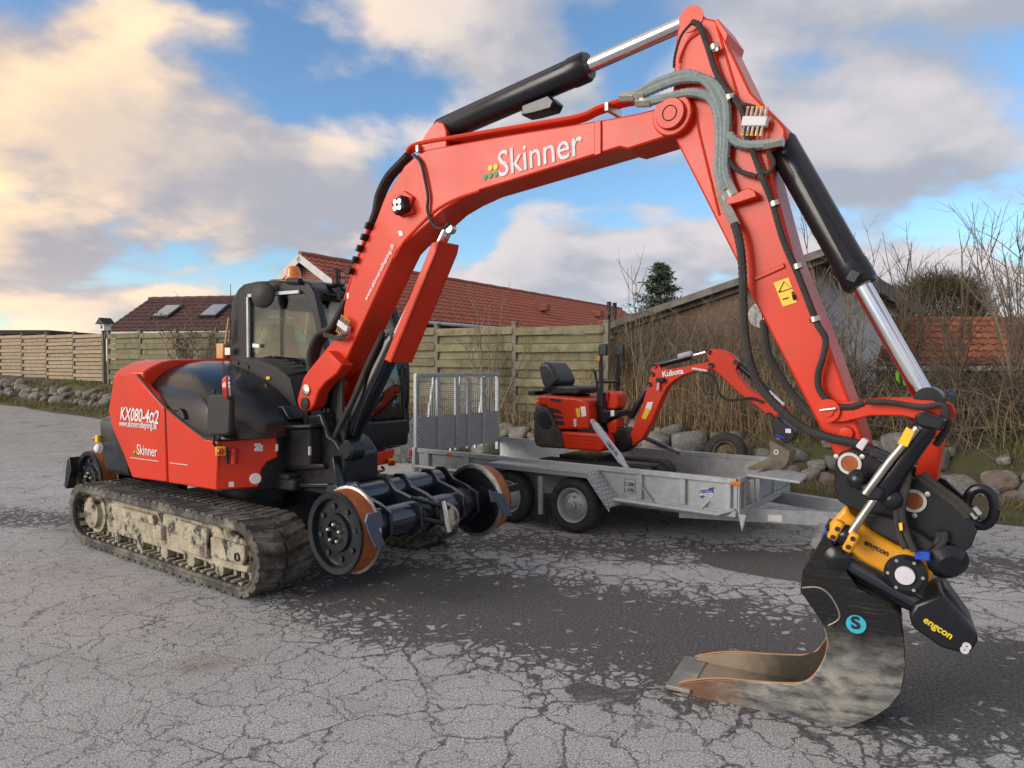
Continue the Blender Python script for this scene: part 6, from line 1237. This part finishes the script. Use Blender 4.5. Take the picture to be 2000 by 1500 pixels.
MAR = nslab([(1322, 100), (1340, 82), (1400, 80), (1450, 88), (1510, 120), (1552, 160), (1562, 190), (1545, 225), (1560, 268), (1640, 365), (1740, 430), (1835, 490), (1880, 490), (1925, 508), (1932, 545), (1905, 580), (1870, 560), (1820, 570), (1780, 565), (1690, 492), (1580, 412), (1400, 242), (1355, 222), (1345, 160)], bmv - .008, -bmv + .008).build('dipper_arm', RED, MX, .010)
def mram(a, b, r, rod, split, nm): return ram(a, b, r, rod, split, MX, nm)
mram(NP(965, 200, 0), NP(1343, 100, 0), .036, .018, .70, 'arm_cylinder'); mram(NP(900, 370, .0) , NP(745, 645, .0), .036, .018, .74, 'boom_cylinder'); mram(NP(1560, 185, 0), NP(1890, 485, 0), .034, .018, .68, 'bucket_cylinder')
MB().box(NP(1180, 125, .02), (.16, .08, .06), Matrix.Rotation(rad(-14), 3, 'Y')).build('folded_glove', STRAP, MX, .02)
for o in (0, 10): MB().tube(cr([NP(x, y + o, bmv + .015) for x, y in ((1300, 240), (1370, 262), (1405, 320), (1430, 400), (1490, 445), (1570, 440), (1660, 432), (1740, 460))], 5), .009, 6).build('hydraulic_hose', RUB, MX)
MB().tube([NP(1230, 222, bmv + .015), NP(1340, 240, bmv + .015)], .014, 6).build('hose_coupling', SILV, MX)
nslab([(1800, 590), (1850, 575), (1900, 620), (1960, 660), (1975, 690), (1950, 750), (1900, 765), (1850, 720), (1810, 660)], .08, -.08).build('quick_coupler', BLK, MX, .012); MB().box(NP(1925, 672, .085), (.05, .02, .04)).build('coupler_mark', WHT, MX); MB().cyl(NP(1835, 700, .085), NP(1900, 728, .085), .012, n=8).build('coupler_ram', BLUE, MX)
CLAYB = mat('clay_stained_bucket', (.22, .18, .125), .85, nscale=6, col2=(.13, .11, .085), dirt=(.06, .055, .05), dlo=.55, dhi=.7)
MBK = nslab([(1785, 750), (1800, 745), (1900, 800), (1935, 825), (1925, 890), (1895, 940), (1845, 970), (1760, 965), (1625, 950), (1632, 938), (1720, 893), (1775, 880), (1800, 850)], .13, -.13).build('bucket', CLAYB, MX, .006); p = NP(1838, 826, .132); MB().lathe(p, NR, [(.012, 0), (.026, 0), (.026, .008), (.012, .008)]).build('bucket_eye', SILV, MBK)
# lashing straps
def strap(label, a, b, v0, v1, txt, up):
    A, B = T.on(*a, v0), T.on(*b, v1); s_ = thing('lashing_strap', label, 'strap', T); d = (B - A).normalized(); sd = V((1, 0, .45)); sd = (sd - d * sd.dot(d)).normalized(); nn = d.cross(sd); nn = nn if nn.y < 0 else -nn
    vs = []; fs = []; K_ = 10
    for i in range(K_ + 1):
        p = A.lerp(B, i / K_); w = .04 * (1 if 0 < i < K_ - 1 else .55); vs += [p - sd * w, p + sd * w]
    fs = [(2 * i, 2 * i + 1, 2 * i + 3, 2 * i + 2) for i in range(K_)]; w_ = MB().mesh(vs, fs).build('webbing', STRAP, s_); sm_ = w_.modifiers.new('thick', 'SOLIDIFY'); sm_.thickness = .004; sm_.offset = 0
    MB().box(B, (.05, .02, .05)).build('hook', BTP, s_, .006); MB().box(A, (.05, .03, .05)).build('end_loop', STRAP, s_, .01)
    t0, t1 = (A.lerp(B, .45), A.lerp(B, .72)) if up else (A.lerp(B, .78), A.lerp(B, .50)); sd2 = nn.cross((t1 - t0).normalized()); text(txt, s_, t0 - sd2 * .018, t1 - sd2 * .018, nn, BPR, off=.006, hs=1.0)
strap('grey lashing strap from the small digger down to the near trailer rail', (1157, 823), (1228, 918), -.45, .02, 'CARGO FIX', True)
strap('grey lashing strap running to the far trailer rail beside the boulders', (1222, 838), (1325, 884), -1.0, -TW, 'CARGO FIX', False)
# loose wheel behind the trailer
wp = at_n(1415, 884, -.32); sw = thing('loose_wheel', 'loose knobbly tyre on a rusty rim leaning against the stones', 'wheel', loc=(wp.x, wp.y, z0(sn(wp.x, wp.y)[0])))
n_ = (V((-.5, -.85, .25))).normalized(); RUSTR = mat('rusty_rim', (.24, .17, .11), .8, .3, nscale=12, col2=(.13, .09, .06), dirt=(.3, .27, .22), dlo=.55, dhi=.7)
cw_z = wp.z - sw.location.z; t_ = road_wheel('tyre', (0, 0, max(cw_z, .27)), .30, .17, .16, n_, sw, rim=RUSTR)
